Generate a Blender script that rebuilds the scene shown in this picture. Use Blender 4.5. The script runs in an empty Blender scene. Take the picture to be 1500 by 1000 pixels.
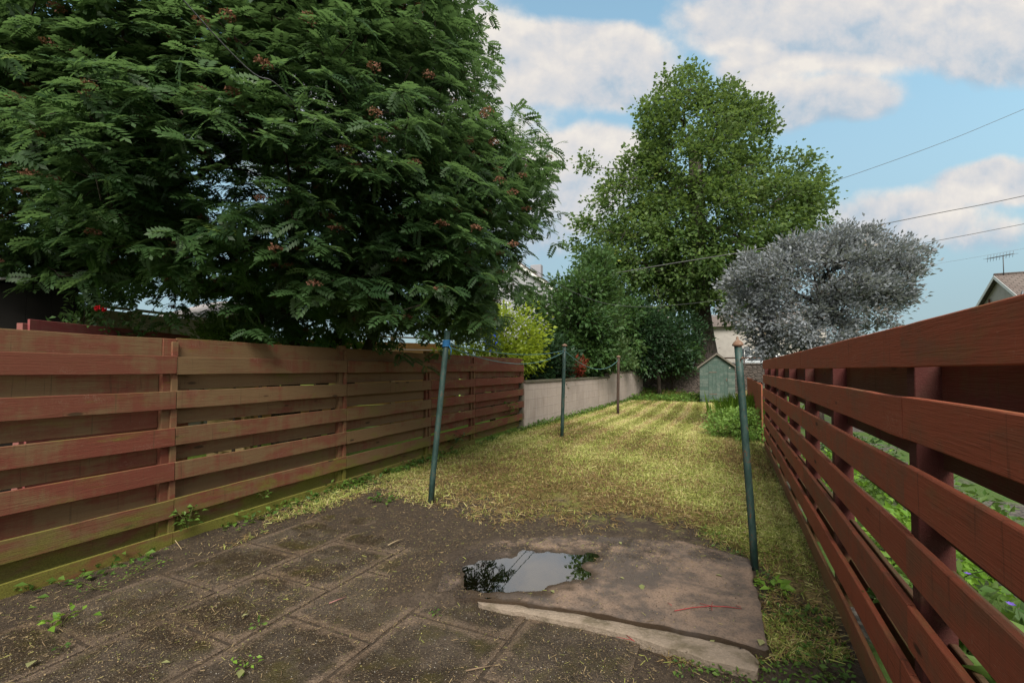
import bpy, math, random
import numpy as np
from mathutils import Vector, Matrix, noise as mnoise

random.seed(11)
rng = np.random.default_rng(11)
SC = bpy.context.scene
COL = SC.collection
R = math.radians

# ------------------------------------------------------------------ camera
F = 667.0
CAMH = 1.38
PITCH = R(1.8)
SHIFT = 20.0
cam = bpy.data.cameras.new('camera')
cam.sensor_width = 36.0
cam.lens = F / 1500.0 * 36.0
cam.shift_y = SHIFT / 1500.0
cam.clip_end = 3000
camo = bpy.data.objects.new('camera', cam)
COL.objects.link(camo)
camo.location = (0, 0, CAMH)
camo.rotation_euler = (math.pi / 2 + PITCH, 0, 0)
SC.camera = camo


def ray(px, py):
    xs = (px - 750) / F
    ys = (500 + SHIFT - py) / F
    d = Vector((xs, math.cos(PITCH) - ys * math.sin(PITCH), math.sin(PITCH) + ys * math.cos(PITCH)))
    return d / d.y


def at(px, py, Y):
    d = ray(px, py)
    return Vector((d.x * Y, Y, CAMH + d.z * Y))


def G(px, py, z=0.0):
    d = ray(px, py)
    k = (z - CAMH) / d.z
    return Vector((d.x * k, k, z))


# ------------------------------------------------------------------ helpers: objects
def link(o, parent=None):
    COL.objects.link(o)
    if parent:
        o.parent = parent
    return o


def tag(o, label=None, cat=None, group=None, kind=None):
    if label: o['label'] = label
    if cat: o['category'] = cat
    if group: o['group'] = group
    if kind: o['kind'] = kind
    return o


def thing(name, label, cat, loc=(0, 0, 0), rz=0, group=None):
    o = bpy.data.objects.new(name, None)
    o.empty_display_size = 0.1
    COL.objects.link(o)
    o.location = loc
    o.rotation_euler = (0, 0, rz)
    return tag(o, label, cat, group)


def mesh_np(name, V, Q, mat, rnd=None, tone=None, parent=None, smooth=False):
    """mesh from numpy verts and quads (or any constant arity) with float attributes"""
    V = np.asarray(V, dtype=np.float32)
    Q = np.asarray(Q, dtype=np.int32)
    me = bpy.data.meshes.new(name)
    k = Q.shape[1]
    me.vertices.add(len(V)); me.vertices.foreach_set('co', V.ravel())
    me.loops.add(Q.size); me.loops.foreach_set('vertex_index', Q.ravel())
    me.polygons.add(len(Q))
    me.polygons.foreach_set('loop_start', np.arange(0, Q.size, k, dtype=np.int32))
    me.polygons.foreach_set('loop_total', np.full(len(Q), k, dtype=np.int32))
    if smooth:
        me.polygons.foreach_set('use_smooth', np.ones(len(Q), dtype=bool))
    me.update(calc_edges=True)
    for nm, arr in (('rnd', rnd), ('tone', tone)):
        if arr is not None:
            a = me.attributes.new(nm, 'FLOAT', 'POINT')
            a.data.foreach_set('value', np.asarray(arr, dtype=np.float32))
    me.materials.append(mat)
    return link(bpy.data.objects.new(name, me), parent)


class MB:
    def __init__(s):
        s.v = []; s.f = []; s.r = []; s.t = []; s.sm = []

    def add(s, vs, fs, rnd=None, tone=0.0, smooth=False):
        b = len(s.v)
        rnd = random.random() if rnd is None else rnd
        s.v += [tuple(p) for p in vs]
        s.f += [tuple(i + b for i in f) for f in fs]
        s.sm += [smooth] * len(fs)
        s.r += [rnd] * len(vs); s.t += list(tone) if isinstance(tone, (list, tuple)) else [tone] * len(vs)

    def box(s, x0, x1, y0, y1, z0, z1, c=0.0, M=None, rnd=None, tone=0.0):
        """chamfered box"""
        if c <= 0:
            vs = [(x, y, z) for z in (z0, z1) for y in (y0, y1) for x in (x0, x1)]
            fs = [(0, 2, 3, 1), (4, 5, 7, 6), (0, 1, 5, 4), (2, 6, 7, 3), (0, 4, 6, 2), (1, 3, 7, 5)]
        else:
            def ring(x, k):
                a, b, d, e = y0 + k, y1 - k, z0 + k, z1 - k
                return [(x, a + c, d), (x, b - c, d), (x, b, d + c), (x, b, e - c), (x, b - c, e), (x, a + c, e), (x, a, e - c), (x, a, d + c)]
            rs = [ring(x0, c * .6), ring(x0 + c * .6, 0), ring(x1 - c * .6, 0), ring(x1, c * .6)]
            vs = sum(rs, [])
            fs = [tuple(range(8))[::-1], tuple(range(24, 32))]
            for j in range(3):
                for i in range(8):
                    a, b = j * 8 + i, j * 8 + (i + 1) % 8
                    fs.append((a, b, b + 8, a + 8))
            fs = [f[::-1] for f in fs]
        if M is not None:
            vs = [M @ Vector(v) for v in vs]
        s.add(vs, fs, rnd, tone)

    def board(s, x0, x1, yc, zc, w, th, n=8, wob=.004, c=.003, rnd=None, tone=0.0, tilt=0.0, dz=0.0):
        """plank along x, with a slight bow and worn edges"""
        rnd = random.random() if rnd is None else rnd
        vs = []; fs = []
        ph = random.random() * 50
        for j in range(n + 1):
            x = x0 + (x1 - x0) * j / n
            q = (mnoise.noise((x * 1.3, ph, 0)) * wob, mnoise.noise((x * 1.1, ph, 7)) * wob * .8)
            e1 = mnoise.noise((x * 6, ph, 3)) * wob * .35
            e2 = mnoise.noise((x * 6, ph, 5)) * wob * .35
            zz = zc + q[0] + tilt * (x - x0) + dz
            yy = yc + q[1]
            a, b, d, e = yy - th / 2, yy + th / 2, zz - w / 2 + e1, zz + w / 2 + e2
            vs += [(x, a + c, d), (x, b - c, d), (x, b, d + c), (x, b, e - c), (x, b - c, e), (x, a + c, e), (x, a, e - c), (x, a, d + c)]
        for j in range(n):
            for i in range(8):
                a, b = j * 8 + i, j * 8 + (i + 1) % 8
                fs.append((a, a + 8, b + 8, b))
        fs.append(tuple(range(8)))
        fs.append(tuple(range(n * 8, n * 8 + 8))[::-1])
        s.add(vs, fs, rnd, tone)

    def tube(s, pts, rad, n=8, rnd=None, tone=0.0, cap=True, smooth=True):
        pts = [Vector(p) for p in pts]
        if not isinstance(rad, (list, tuple)): rad = [rad] * len(pts)
        vs = []; fs = []
        up = Vector((0, 0, 1))
        d0 = (pts[1] - pts[0]).normalized()
        if abs(d0.dot(up)) > .9: up = Vector((1, 0, 0))
        sx = d0.cross(up).normalized()
        for i, p in enumerate(pts):
            d = (pts[min(i + 1, len(pts) - 1)] - pts[max(i - 1, 0)]).normalized()
            sx = (sx - d * sx.dot(d)).normalized()
            sy = d.cross(sx)
            for k in range(n):
                a = 2 * math.pi * k / n
                vs.append(p + (sx * math.cos(a) + sy * math.sin(a)) * rad[i])
        for i in range(len(pts) - 1):
            for k in range(n):
                a, b = i * n + k, i * n + (k + 1) % n
                fs.append((a, b, b + n, a + n))
        if cap:
            fs.append(tuple(range(n))[::-1]); fs.append(tuple(range((len(pts) - 1) * n, len(pts) * n)))
        s.add(vs, fs, rnd, tone, smooth)

    def lathe(s, prof, n=14, M=None, rnd=None, tone=0.0):
        vs = []; fs = []
        for r, z in prof:
            for k in range(n):
                a = 2 * math.pi * k / n
                p = Vector((r * math.cos(a), r * math.sin(a), z))
                vs.append(M @ p if M is not None else p)
        for i in range(len(prof) - 1):
            for k in range(n):
                a, b = i * n + k, i * n + (k + 1) % n
                fs.append((a, b, b + n, a + n))
        fs.append(tuple(range(n))[::-1]); fs.append(tuple(range((len(prof) - 1) * n, len(prof) * n)))
        s.add(vs, fs, rnd, tone, True)

    def build(s, name, mat, parent=None):
        me = bpy.data.meshes.new(name)
        me.from_pydata([tuple(v) for v in s.v], [], s.f)
        for nm, arr in (('rnd', s.r), ('tone', s.t)):
            a = me.attributes.new(nm, 'FLOAT', 'POINT')
            a.data.foreach_set('value', np.asarray(arr, dtype=np.float32))
        me.polygons.foreach_set('use_smooth', np.array(s.sm, dtype=bool))
        me.materials.append(mat)
        me.update()
        return link(bpy.data.objects.new(name, me), parent)


# ------------------------------------------------------------------ helpers: nodes
class NT:
    def __init__(s, tree):
        s.t = tree; s.L = tree.links

    def n(s, typ, ins=None, **kw):
        nd = s.t.nodes.new(typ)
        for k, v in kw.items(): setattr(nd, k, v)
        for k, v in (ins or {}).items():
            s.set(nd.inputs[k], v)
        return nd

    def set(s, sock, v):
        if isinstance(v, bpy.types.NodeSocket): s.L.new(v, sock)
        elif isinstance(v, (tuple, list)) and sock.type == 'RGBA' and len(v) == 3: sock.default_value = (*v, 1)
        else: sock.default_value = v

    def m(s, op, a, b=None, c=None, clamp=False):
        nd = s.t.nodes.new('ShaderNodeMath'); nd.operation = op; nd.use_clamp = clamp
        for i, v in enumerate((a, b, c)):
            if v is not None: s.set(nd.inputs[i], v)
        return nd.outputs[0]

    def vm(s, op, a, b=None):
        nd = s.t.nodes.new('ShaderNodeVectorMath'); nd.operation = op
        s.set(nd.inputs[0], a)
        if b is not None: s.set(nd.inputs[1], b)
        return nd.outputs['Value'] if op in ('DOT_PRODUCT', 'LENGTH', 'DISTANCE') else nd.outputs[0]

    def mix(s, f, a, b, blend='MIX'):
        nd = s.t.nodes.new('ShaderNodeMix'); nd.data_type = 'RGBA'; nd.blend_type = blend; nd.clamp_factor = True
        s.set(nd.inputs[0], f); s.set(nd.inputs[6], a); s.set(nd.inputs[7], b)
        return nd.outputs[2]

    def ss(s, v, lo, hi, a=0.0, b=1.0):
        nd = s.t.nodes.new('ShaderNodeMapRange'); nd.interpolation_type = 'SMOOTHSTEP'
        s.set(nd.inputs[0], v); s.set(nd.inputs[1], lo); s.set(nd.inputs[2], hi)
        s.set(nd.inputs[3], a); s.set(nd.inputs[4], b)
        return nd.outputs[0]

    def noise(s, vec, scale, detail=4, rough=.55, dist=0.0, color=False):
        nd = s.n('ShaderNodeTexNoise', {'Scale': scale, 'Detail': detail, 'Roughness': rough, 'Distortion': dist})
        if vec is not None: s.L.new(vec, nd.inputs['Vector'])
        return nd.outputs[1 if color else 0]

    def vor(s, vec, scale, feature='F1', out='Distance', rnd=1.0):
        nd = s.n('ShaderNodeTexVoronoi', {'Scale': scale, 'Randomness': rnd}, feature=feature)
        s.L.new(vec, nd.inputs['Vector'])
        return nd.outputs[out]

    def ramp(s, f, stops):
        nd = s.t.nodes.new('ShaderNodeValToRGB')
        el = nd.color_ramp.elements
        while len(el) > 1: el.remove(el[-1])
        el[0].position = stops[0][0]; el[0].color = (*stops[0][1], 1)
        for p, c in stops[1:]:
            e = el.new(p); e.color = (*c, 1)
        s.set(nd.inputs[0], f)
        return nd.outputs[0]

    def scale(s, vec, sc, loc=(0, 0, 0)):
        nd = s.n('ShaderNodeMapping', {'Scale': sc, 'Location': loc}); s.L.new(vec, nd.inputs['Vector'])
        return nd.outputs[0]

    def attr(s, name):
        return s.n('ShaderNodeAttribute', attribute_name=name).outputs['Fac']

    def bump(s, h, strength=.5, dist=.01, normal=None):
        nd = s.n('ShaderNodeBump', {'Strength': strength, 'Distance': dist}); s.L.new(h, nd.inputs['Height'])
        if normal is not None: s.L.new(normal, nd.inputs['Normal'])
        return nd.outputs[0]


def material(name):
    m = bpy.data.materials.new(name); m.use_nodes = True
    m.node_tree.nodes.clear()
    t = NT(m.node_tree)
    out = t.n('ShaderNodeOutputMaterial')
    return m, t, out


def principled(t, out, col, rough=.8, normal=None, spec=.3, metal=0.0, **kw):
    ins = {'Base Color': col, 'Roughness': rough, 'Metallic': metal, 'Specular IOR Level': spec}
    p = t.n('ShaderNodeBsdfPrincipled', ins)
    for k, v in kw.items(): t.set(p.inputs[k], v)
    if normal is not None: t.L.new(normal, p.inputs['Normal'])
    t.L.new(p.outputs[0], out.inputs[0])
    return p


def wood_mat(name, stain, worn, pale, algae, algae_amt=.5, red_attr=True, grain=1.0, algae_top=.55):
    """stained softwood planks, grain along local x; tone attribute = how much stain is left"""
    m, t, out = material(name)
    co = t.n('ShaderNodeTexCoord').outputs['Object']
    rnd = t.attr('rnd'); tone = t.attr('tone')
    off = t.n('ShaderNodeCombineXYZ', {'X': t.m('MULTIPLY', rnd, 37.0), 'Y': t.m('MULTIPLY', rnd, 11.0), 'Z': t.m('MULTIPLY', rnd, 5.0)}).outputs[0]
    p = t.vm('ADD', co, off)
    g1 = t.noise(t.scale(p, (1.2, 26, 26)), 3.0, 5, .6, .6)
    g2 = t.noise(t.scale(p, (3.5, 90, 90)), 3.0, 3, .6)
    blot = t.noise(t.scale(p, (1.6, 4, 4)), 1.6, 5, .62, .3)
    cut = t.noise(t.scale(p, (26, 1.2, 1.2)), 1.5, 3, .6, .4)
    fine = t.noise(p, 120, 3, .6)
    # stain left on the wood
    drip = t.noise(t.scale(p, (14, 2, 1.5)), 1.3, 4, .6)
    w = t.m('ADD', tone, t.m('MULTIPLY', t.m('SUBTRACT', blot, .5), 2.2))
    w = t.m('ADD', w, t.m('MULTIPLY', t.m('SUBTRACT', drip, .5), .9))
    w = t.m('ADD', w, t.m('MULTIPLY', t.m('SUBTRACT', g1, .5), .55))
    w = t.ss(w, .15, .85)
    c = t.mix(w, worn, stain)
    c = t.mix(t.m('MULTIPLY', t.ss(g1, .55, .8), .45), c, tuple(v * .42 for v in stain))
    c = t.mix(t.m('MULTIPLY', t.ss(g2, .5, .75), .32), c, tuple(v * .5 for v in worn))
    c = t.mix(t.m('MULTIPLY', t.ss(blot, .58, .75), t.m('MULTIPLY', t.ss(fine, .45, .65), .4)), c, pale)
    c = t.mix(t.m('MULTIPLY', t.ss(cut, .62, .72), .5), c, tuple(v * .45 for v in worn))
    # knots
    kd = t.vor(t.scale(p, (2.3, 7.5, 7.5)), 1.0)
    c = t.mix(t.ss(kd, .13, .06), c, tuple(v * .3 for v in worn))
    ring = t.m('SINE', t.m('MULTIPLY', kd, 95.0))
    c = t.mix(t.m('MULTIPLY', t.ss(kd, .30, .08), t.m('MULTIPLY', t.ss(ring, .2, .9), .35)), c, tuple(v * .45 for v in stain))
    # pale specks and scuffs
    sp = t.vor(t.scale(p, (9, 60, 60)), 1.4)
    c = t.mix(t.m('MULTIPLY', t.ss(sp, .10, .03), .4), c, pale)
    # algae: low boards and upper edges, in patches
    sep = t.n('ShaderNodeSeparateXYZ'); t.L.new(co, sep.inputs[0])
    ap = t.noise(t.scale(co, (1.1, 5, 3)), 2.2, 6, .65, .4)
    low = t.ss(sep.outputs[2], algae_top, .0)
    af = t.m('ADD', t.m('MULTIPLY', low, .55), t.m('MULTIPLY', t.m('SUBTRACT', ap, .5), 1.9))
    nz = t.n('ShaderNodeSeparateXYZ'); t.L.new(t.n('ShaderNodeNewGeometry').outputs['Normal'], nz.inputs[0])
    af = t.m('ADD', af, t.m('MULTIPLY', t.ss(nz.outputs[2], .3, .9), .18))
    af = t.m('MULTIPLY', t.ss(af, .12, .6), algae_amt)
    c = t.mix(af, c, t.mix(t.ss(fine, .35, .7), algae, tuple(v * .6 for v in algae)))
    c = t.mix(t.m('MULTIPLY', t.m('SUBTRACT', rnd, .5), .5), c, tuple(v * .55 for v in worn))
    h = t.m('ADD', t.m('MULTIPLY', g1, .6), t.m('ADD', t.m('MULTIPLY', g2, .5), t.m('MULTIPLY', cut, .08)))
    nrm = t.bump(h, .55 * grain, .006)
    principled(t, out, c, t.ss(blot, .2, .8, .72, .92), nrm, .25)
    return m


def leaf_mat(name, dark, light, under, trans=.35, rough=.5, spec=.35, tipcol=None):
    m, t, out = material(name)
    rnd = t.attr('rnd')
    geo = t.n('ShaderNodeNewGeometry')
    nz = t.noise(geo.outputs['Position'], 1.1, 3, .5)
    f = t.m('ADD', t.m('MULTIPLY', rnd, .75), t.m('MULTIPLY', t.m('SUBTRACT', nz, .5), .9))
    c = t.mix(f, dark, light)
    if tipcol: c = t.mix(t.ss(rnd, .9, .97), c, tipcol)
    c = t.mix(t.m('MULTIPLY', geo.outputs['Backfacing'], .65), c, under)
    p = t.n('ShaderNodeBsdfPrincipled', {'Base Color': c, 'Roughness': rough, 'Specular IOR Level': spec})
    tr = t.n('ShaderNodeBsdfTranslucent', {'Color': t.mix(.35, c, tuple(min(1, v * 1.9) for v in (light[0], light[1], light[2] * .5)))})
    mx = t.n('ShaderNodeMixShader', {0: trans})
    t.L.new(p.outputs[0], mx.inputs[1]); t.L.new(tr.outputs[0], mx.inputs[2])
    t.L.new(mx.outputs[0], out.inputs[0])
    return m


def simple_mat(name, col, rough=.7, var=.25, scale=6, metal=0.0, spec=.3, bump=.2, dirt=None, dirt_amt=.5, stretch=(1, 1, 1), bdist=.01):
    m, t, out = material(name)
    co = t.n('ShaderNodeTexCoord').outputs['Object']
    q = t.scale(co, stretch)
    a = t.noise(q, scale, 5, .6); b = t.noise(q, scale * 7, 4, .6)
    c = t.mix(t.m('MULTIPLY', a, var * 2), col, tuple(v * .5 for v in col))
    c = t.mix(t.m('MULTIPLY', t.ss(b, .5, .7), var), c, tuple(min(1, v * 1.4) for v in col))
    if dirt: c = t.mix(t.m('MULTIPLY', t.ss(a, .45, .68), dirt_amt), c, dirt)
    principled(t, out, c, rough, t.bump(b, bump, bdist), spec, metal)
    return m


# ------------------------------------------------------------------ world, sun
SUN_EL, SUN_AZ = R(45), R(182)      # azimuth clockwise from +Y (behind the camera, a little left)
w = bpy.data.worlds.new('World'); SC.world = w; w.use_nodes = True
w.node_tree.nodes.clear()
t = NT(w.node_tree)
SKY = .12
EXPO = 1.34
KC = 1 / (SKY * 2 ** EXPO)
wout = t.n('ShaderNodeOutputWorld')
sky = t.n('ShaderNodeTexSky', sky_type='NISHITA', sun_disc=False, sun_elevation=SUN_EL, sun_rotation=SUN_AZ, altitude=50, air_density=1.0, dust_density=.6, ozone_density=1.6)
dirv = t.n('ShaderNodeTexCoord').outputs['Generated']
sp = t.n('ShaderNodeSeparateXYZ'); t.L.new(dirv, sp.inputs[0])
dx, dy, dz = sp.outputs
yy = t.m('MAXIMUM', t.m('ABSOLUTE', dy), .12)
u = t.m('DIVIDE', dx, yy); v = t.m('DIVIDE', dz, yy)
cp = t.n('ShaderNodeCombineXYZ', {'X': u, 'Y': v, 'Z': t.m('MULTIPLY', t.m('LESS_THAN', dy, 0.0), 5.0)}).outputs[0]
warp = t.noise(cp, 3.2, 3, .5, color=True)
cpw = t.vm('ADD', cp, t.vm('MULTIPLY', t.vm('SUBTRACT', warp, (.5, .5, .5)), (.10, .07, 0)))
puff = t.noise(cpw, 6.0, 8, .58)
puff2 = t.noise(t.vm('ADD', cpw, (0.012, -.035, 0)), 6.0, 8, .58)
big = t.noise(t.scale(cpw, (1, 1.9, 1), (3.1, 1.7, 0)), 1.5, 4, .5)
su = t.n('ShaderNodeSeparateXYZ'); t.L.new(cpw, su.inputs[0])
uw, vw = su.outputs[0], su.outputs[1]
dens = None; shade = None
BL = [  # px, py, rx, ry, weight : the clouds of the view
    (840, 92, 165, 62, 1.4), (750, 98, 90, 62, 1.1), (915, 104, 80, 50, 1.2),
    (1290, 25, 290, 85, 1.3), (1150, 40, 115, 62, 1.0), (1450, 60, 140, 70, 1.1),
    (1215, 142, 120, 36, .95), (1160, 140, 60, 42, .6), (1085, 105, 50, 36, .6),
    (850, 235, 95, 52, 1.1), (800, 290, 120, 80, .95), (1455, 272, 95, 32, .95),
    (1330, 318, 150, 34, .75), (1450, 345, 110, 26, .5), (640, 60, 120, 90, .7), (560, 190, 260, 120, .8)]
for (bx, by, rx, ry, wt) in BL:
    d = ray(bx, by); rx *= 1.10; ry *= 1.22
    a = t.m('DIVIDE', t.m('SUBTRACT', uw, d.x), rx / F)
    b0 = t.m('SUBTRACT', vw, d.z)
    # flatter below, rounder above
    b = t.m('DIVIDE', b0, ry / F)
    q = t.m('ADD', t.m('MULTIPLY', a, a), t.m('MULTIPLY', b, b))
    g = t.m('MULTIPLY', t.m('SUBTRACT', 1.0, q), wt)
    gs = t.m('ADD', g, t.m('MULTIPLY', b, .0))
    sh = t.m('SUBTRACT', t.m('MULTIPLY', b, .55), t.m('MAXIMUM', t.m('SUBTRACT', q, 1.2), 0.0))
    dens = g if dens is None else t.m('SMOOTH_MAX', dens, g, .3)
    shade = sh if shade is None else t.m('MAXIMUM', shade, sh)
front = t.m('GREATER_THAN', dy, .12)
dens = t.m('ADD', dens, t.m('MULTIPLY', t.m('SUBTRACT', puff, .5), 1.7))
rest = t.m('ADD', t.m('MULTIPLY', t.m('SUBTRACT', big, .38), 5.0), t.m('MULTIPLY', t.m('SUBTRACT', puff, .5), 1.6))
inview = t.m('MULTIPLY', front, t.ss(t.m('ABSOLUTE', u), 1.9, 1.3))
inview = t.m('MULTIPLY', inview, t.ss(v, 1.15, .85))
dm = t.n('ShaderNodeMix', {0: inview, 2: rest, 3: dens}, data_type='FLOAT').outputs[0]
mask = t.ss(dm, -.12, .52)
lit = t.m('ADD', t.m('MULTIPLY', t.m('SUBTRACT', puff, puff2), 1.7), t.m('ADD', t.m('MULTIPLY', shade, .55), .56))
lit = t.m('ADD', t.m('MULTIPLY', inview, lit), t.m('MULTIPLY', t.m('SUBTRACT', 1.0, inview), .92))  # unseen clouds outside the view are brightened to add fill light
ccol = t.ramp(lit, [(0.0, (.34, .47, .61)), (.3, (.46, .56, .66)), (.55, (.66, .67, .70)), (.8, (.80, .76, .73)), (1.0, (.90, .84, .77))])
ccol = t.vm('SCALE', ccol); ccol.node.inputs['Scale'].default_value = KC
skyc = t.mix(1.0, sky.outputs[0], (1.10, 1.16, .88), 'MULTIPLY')
hz = t.m('MULTIPLY', t.ss(v, .95, .06), .93)
hzc = t.vm('SCALE', t.n('ShaderNodeRGB').outputs[0]); hzc.node.inputs['Scale'].default_value = KC
hzc.node.inputs[0].links[0].from_node.outputs[0].default_value = (.30, .41, .50, 1)
skyc = t.mix(hz, skyc, hzc)
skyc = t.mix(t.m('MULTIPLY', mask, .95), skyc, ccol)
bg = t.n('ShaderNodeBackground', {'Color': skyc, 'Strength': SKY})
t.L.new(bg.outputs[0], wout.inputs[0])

sl = bpy.data.lights.new('sun', 'SUN'); sl.energy = 2.3; sl.angle = R(30); sl.color = (1, .94, .84)
so = bpy.data.objects.new('sun', sl); COL.objects.link(so)
sd = Vector((math.sin(SUN_AZ) * math.cos(SUN_EL), math.cos(SUN_AZ) * math.cos(SUN_EL), math.sin(SUN_EL)))
so.rotation_euler = sd.to_track_quat('Z', 'Y').to_euler()
so.location = (0, -5, 20)
SC.view_settings.view_transform = 'Standard'; SC.view_settings.look = 'None'
SC.view_settings.gamma = 1; SC.view_settings.exposure = EXPO
SC.cycles.max_bounces = 5
SC.cycles.diffuse_bounces = 3
SC.cycles.glossy_bounces = 2
SC.cycles.transmission_bounces = 4
SC.cycles.transparent_max_bounces = 4
SC.cycles.caustics_reflective = False
SC.cycles.caustics_refractive = False
w.cycles.sampling_method = 'MANUAL'; w.cycles.sample_map_resolution = 512

# ------------------------------------------------------------------ layout lines
LA, LB = G(250, 797), G(765, 628)          # left fence base line
LD = (LB - LA).normalized(); LN = Vector((-LD.y, LD.x, 0))     # LN points away from the lawn
RA, RB = G(1275, 1000), G(1120, 655)       # right fence base line
RD = (RB - RA).normalized(); RN = Vector((RD.y, -RD.x, 0))     # away from the lawn
WA, WB = G(769, 628), G(942, 580)          # block wall
WD = (WB - WA).normalized()
GD = Vector((math.sin(R(25)), math.cos(R(25)), 0)); GP = Vector((GD.y, -GD.x, 0))
T_WALL = 24.7


def on_line(A, D, px):
    k = (px - 750) / F
    return (k * A.y - A.x) / (D.x - k * D.y)


def left_s(px): return on_line(LA, LD, px)


# signed distance to the lawn side: >0 inside the garden
def inside(x, y):
    a = (x - LA.x) * -LN.x + (y - LA.y) * -LN.y
    a2 = (x - WA.x) * WD.y - (y - WA.y) * WD.x
    sL = (x - LA.x) * LD.x + (y - LA.y) * LD.y
    a = np.where(sL > (LB - LA).length, np.minimum(a2, a + .6), a) if isinstance(x, np.ndarray) else (min(a2, a + .6) if sL > (LB - LA).length else a)
    b = (x - RA.x) * -RN.x + (y - RA.y) * -RN.y
    return a, b


# patio / lawn border, as points on the ground seen in the photo
BORDER = [G(-300, 640), G(430, 712), G(520, 716), G(640, 748), G(740, 782), G(860, 800), G(1000, 806), G(1100, 832), Vector((1.78, 1.2, 0)), Vector((3, 0, 0))]


def lawn_side(x, y):
    """>0 on the lawn (metres beyond the border, roughly along +Y)"""
    bx = np.array([p.x for p in BORDER]); by = np.array([p.y for p in BORDER])
    return y - np.interp(x, bx, by)


def poly_sd(P, X, Y):
    """signed distance (inside >0) of points to polygon P (list of (x,y))"""
    P = np.asarray(P); X = np.asarray(X, float); Y = np.asarray(Y, float)
    d = np.full(X.shape, 1e9); ins = np.zeros(X.shape, bool)
    for i in range(len(P)):
        x0, y0 = P[i - 1]; x1, y1 = P[i]
        ex, ey = x1 - x0, y1 - y0
        tt = np.clip(((X - x0) * ex + (Y - y0) * ey) / (ex * ex + ey * ey), 0, 1)
        d = np.minimum(d, np.hypot(X - x0 - tt * ex, Y - y0 - tt * ey))
        c = ((y0 > Y) != (y1 > Y)) & (X < (x1 - x0) * (Y - y0) / (y1 - y0 + 1e-12) + x0)
        ins ^= c
    return np.where(ins, d, -d)


def vnoise(X, Y, sc, seed=0.0, oct=3):
    X = np.atleast_1d(X); Y = np.atleast_1d(Y)
    out = np.empty(X.shape)
    xf, yf, of = X.ravel(), Y.ravel(), out.ravel()
    for i in range(xf.size):
        of[i] = mnoise.fractal((xf[i] * sc, yf[i] * sc, seed), 1.0, 2.0, oct)
    return of.reshape(X.shape)


SLAB = [(p.x, p.y) for p in (G(622, 880), G(652, 826), G(720, 796), G(850, 790), G(1000, 799), G(1098, 826), G(1110, 880), G(1127, 966),
                             G(1050, 944), G(960, 926), G(880, 910), G(830, 902), G(760, 891), G(690, 884))]
LIP0 = [(p.x, p.y) for p in (G(760, 892.5), G(880, 912), G(1050, 947), G(1095, 958), G(1113, 974), G(1109, 991), G(1040, 974), G(960, 950), G(830, 916))]
PUD = [(p.x, p.y) for p in (G(680, 872), G(672, 838), G(700, 822), G(770, 815), G(845, 815), G(872, 820), G(866, 850), G(835, 870), G(760, 876), G(715, 885))]


# ------------------------------------------------------------------ ground
def lines(lo, hi, step, far, growth=1.22):
    a = list(np.arange(lo, hi + 1e-6, step))
    d = step; x = a[-1]
    while x < far:
        d *= growth; x += d; a.append(x)
    d = step; x = a[0]; b = []
    while x > -far:
        d *= growth; x -= d; b.append(x)
    return np.array(b[::-1] + a)


gx = lines(-4.2, 5.2, .055, 900); gy = lines(1.2, 9.5, .055, 900)
GX, GY = np.meshgrid(gx, gy)
near = (GX > -8) & (GX < 16) & (GY > 0) & (GY < 30)
H = np.zeros(GX.shape)
nn = vnoise(GX[near], GY[near], 2.2, 1.0, 4)
n2 = vnoise(GX[near], GY[near], 9.0, 5.0, 3)
lw = lawn_side(GX[near], GY[near])
a_, b_ = inside(GX[near], GY[near])
ing = (a_ > -.02) & (b_ > -.02)
k = np.clip((lw + .35) / .7, 0, 1)
hh = np.where(ing, (-.0065 + .005 * nn + .0015 * n2 + .016 * np.clip((lw + 1.3) / 1.2, 0, 1)) * (1 - k) + k * (.012 + .018 * nn + .008 * n2), .02 * nn)
hh += np.where(ing & (lw < 0), .03 * np.clip(1 - a_ / .30, 0, 1) * (.6 + nn), 0)
sd_ = poly_sd(SLAB, GX[near], GY[near])
bury = ((GY[near] > 3.06) & (GX[near] < .95)) | ((GX[near] < -.30) & (GY[near] > 2.72))
ramp_ = np.clip((sd_ + .34) / .30, 0, 1); ramp_ = ramp_ * ramp_ * (3 - 2 * ramp_)
hh = np.where(bury & (sd_ > -.34), np.maximum(hh, ramp_ * (.050 + .022 * nn + .008 * n2)), hh)
lim = np.where(bury, .07 + .10 * nn, .03)
hh = np.where((sd_ > lim) | ((poly_sd(LIP0, GX[near], GY[near]) > -.03)), np.minimum(hh, -.02), hh)
H[near] = hh
T = GX * GD.x + GY * GD.y
H += .9 * np.clip((T - T_WALL - .15) / .6, 0, 1)
nx, ny = len(gx), len(gy)
V = np.stack([GX.ravel(), GY.ravel(), H.ravel()], 1)
ii, jj = np.meshgrid(np.arange(nx - 1), np.arange(ny - 1))
q0 = (jj * nx + ii).ravel()
Q = np.stack([q0, q0 + 1, q0 + nx + 1, q0 + nx], 1)
# tone attribute: 0 dirt, 1 lawn; rnd attribute: 1 outside the garden
lwA = lawn_side(GX, GY); aA, bA = inside(GX, GY)
lawn_t = np.clip((lwA - .1) / 2.0, 0, 1)
sA = (GX - LA.x) * LD.x + (GY - LA.y) * LD.y
outg = np.where((aA < -.02) & (sA < left_s(330)), .5, np.where((aA < -.02) | (T > 60), 1.0, np.where(bA < -.02, .5, 0.0)))

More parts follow.
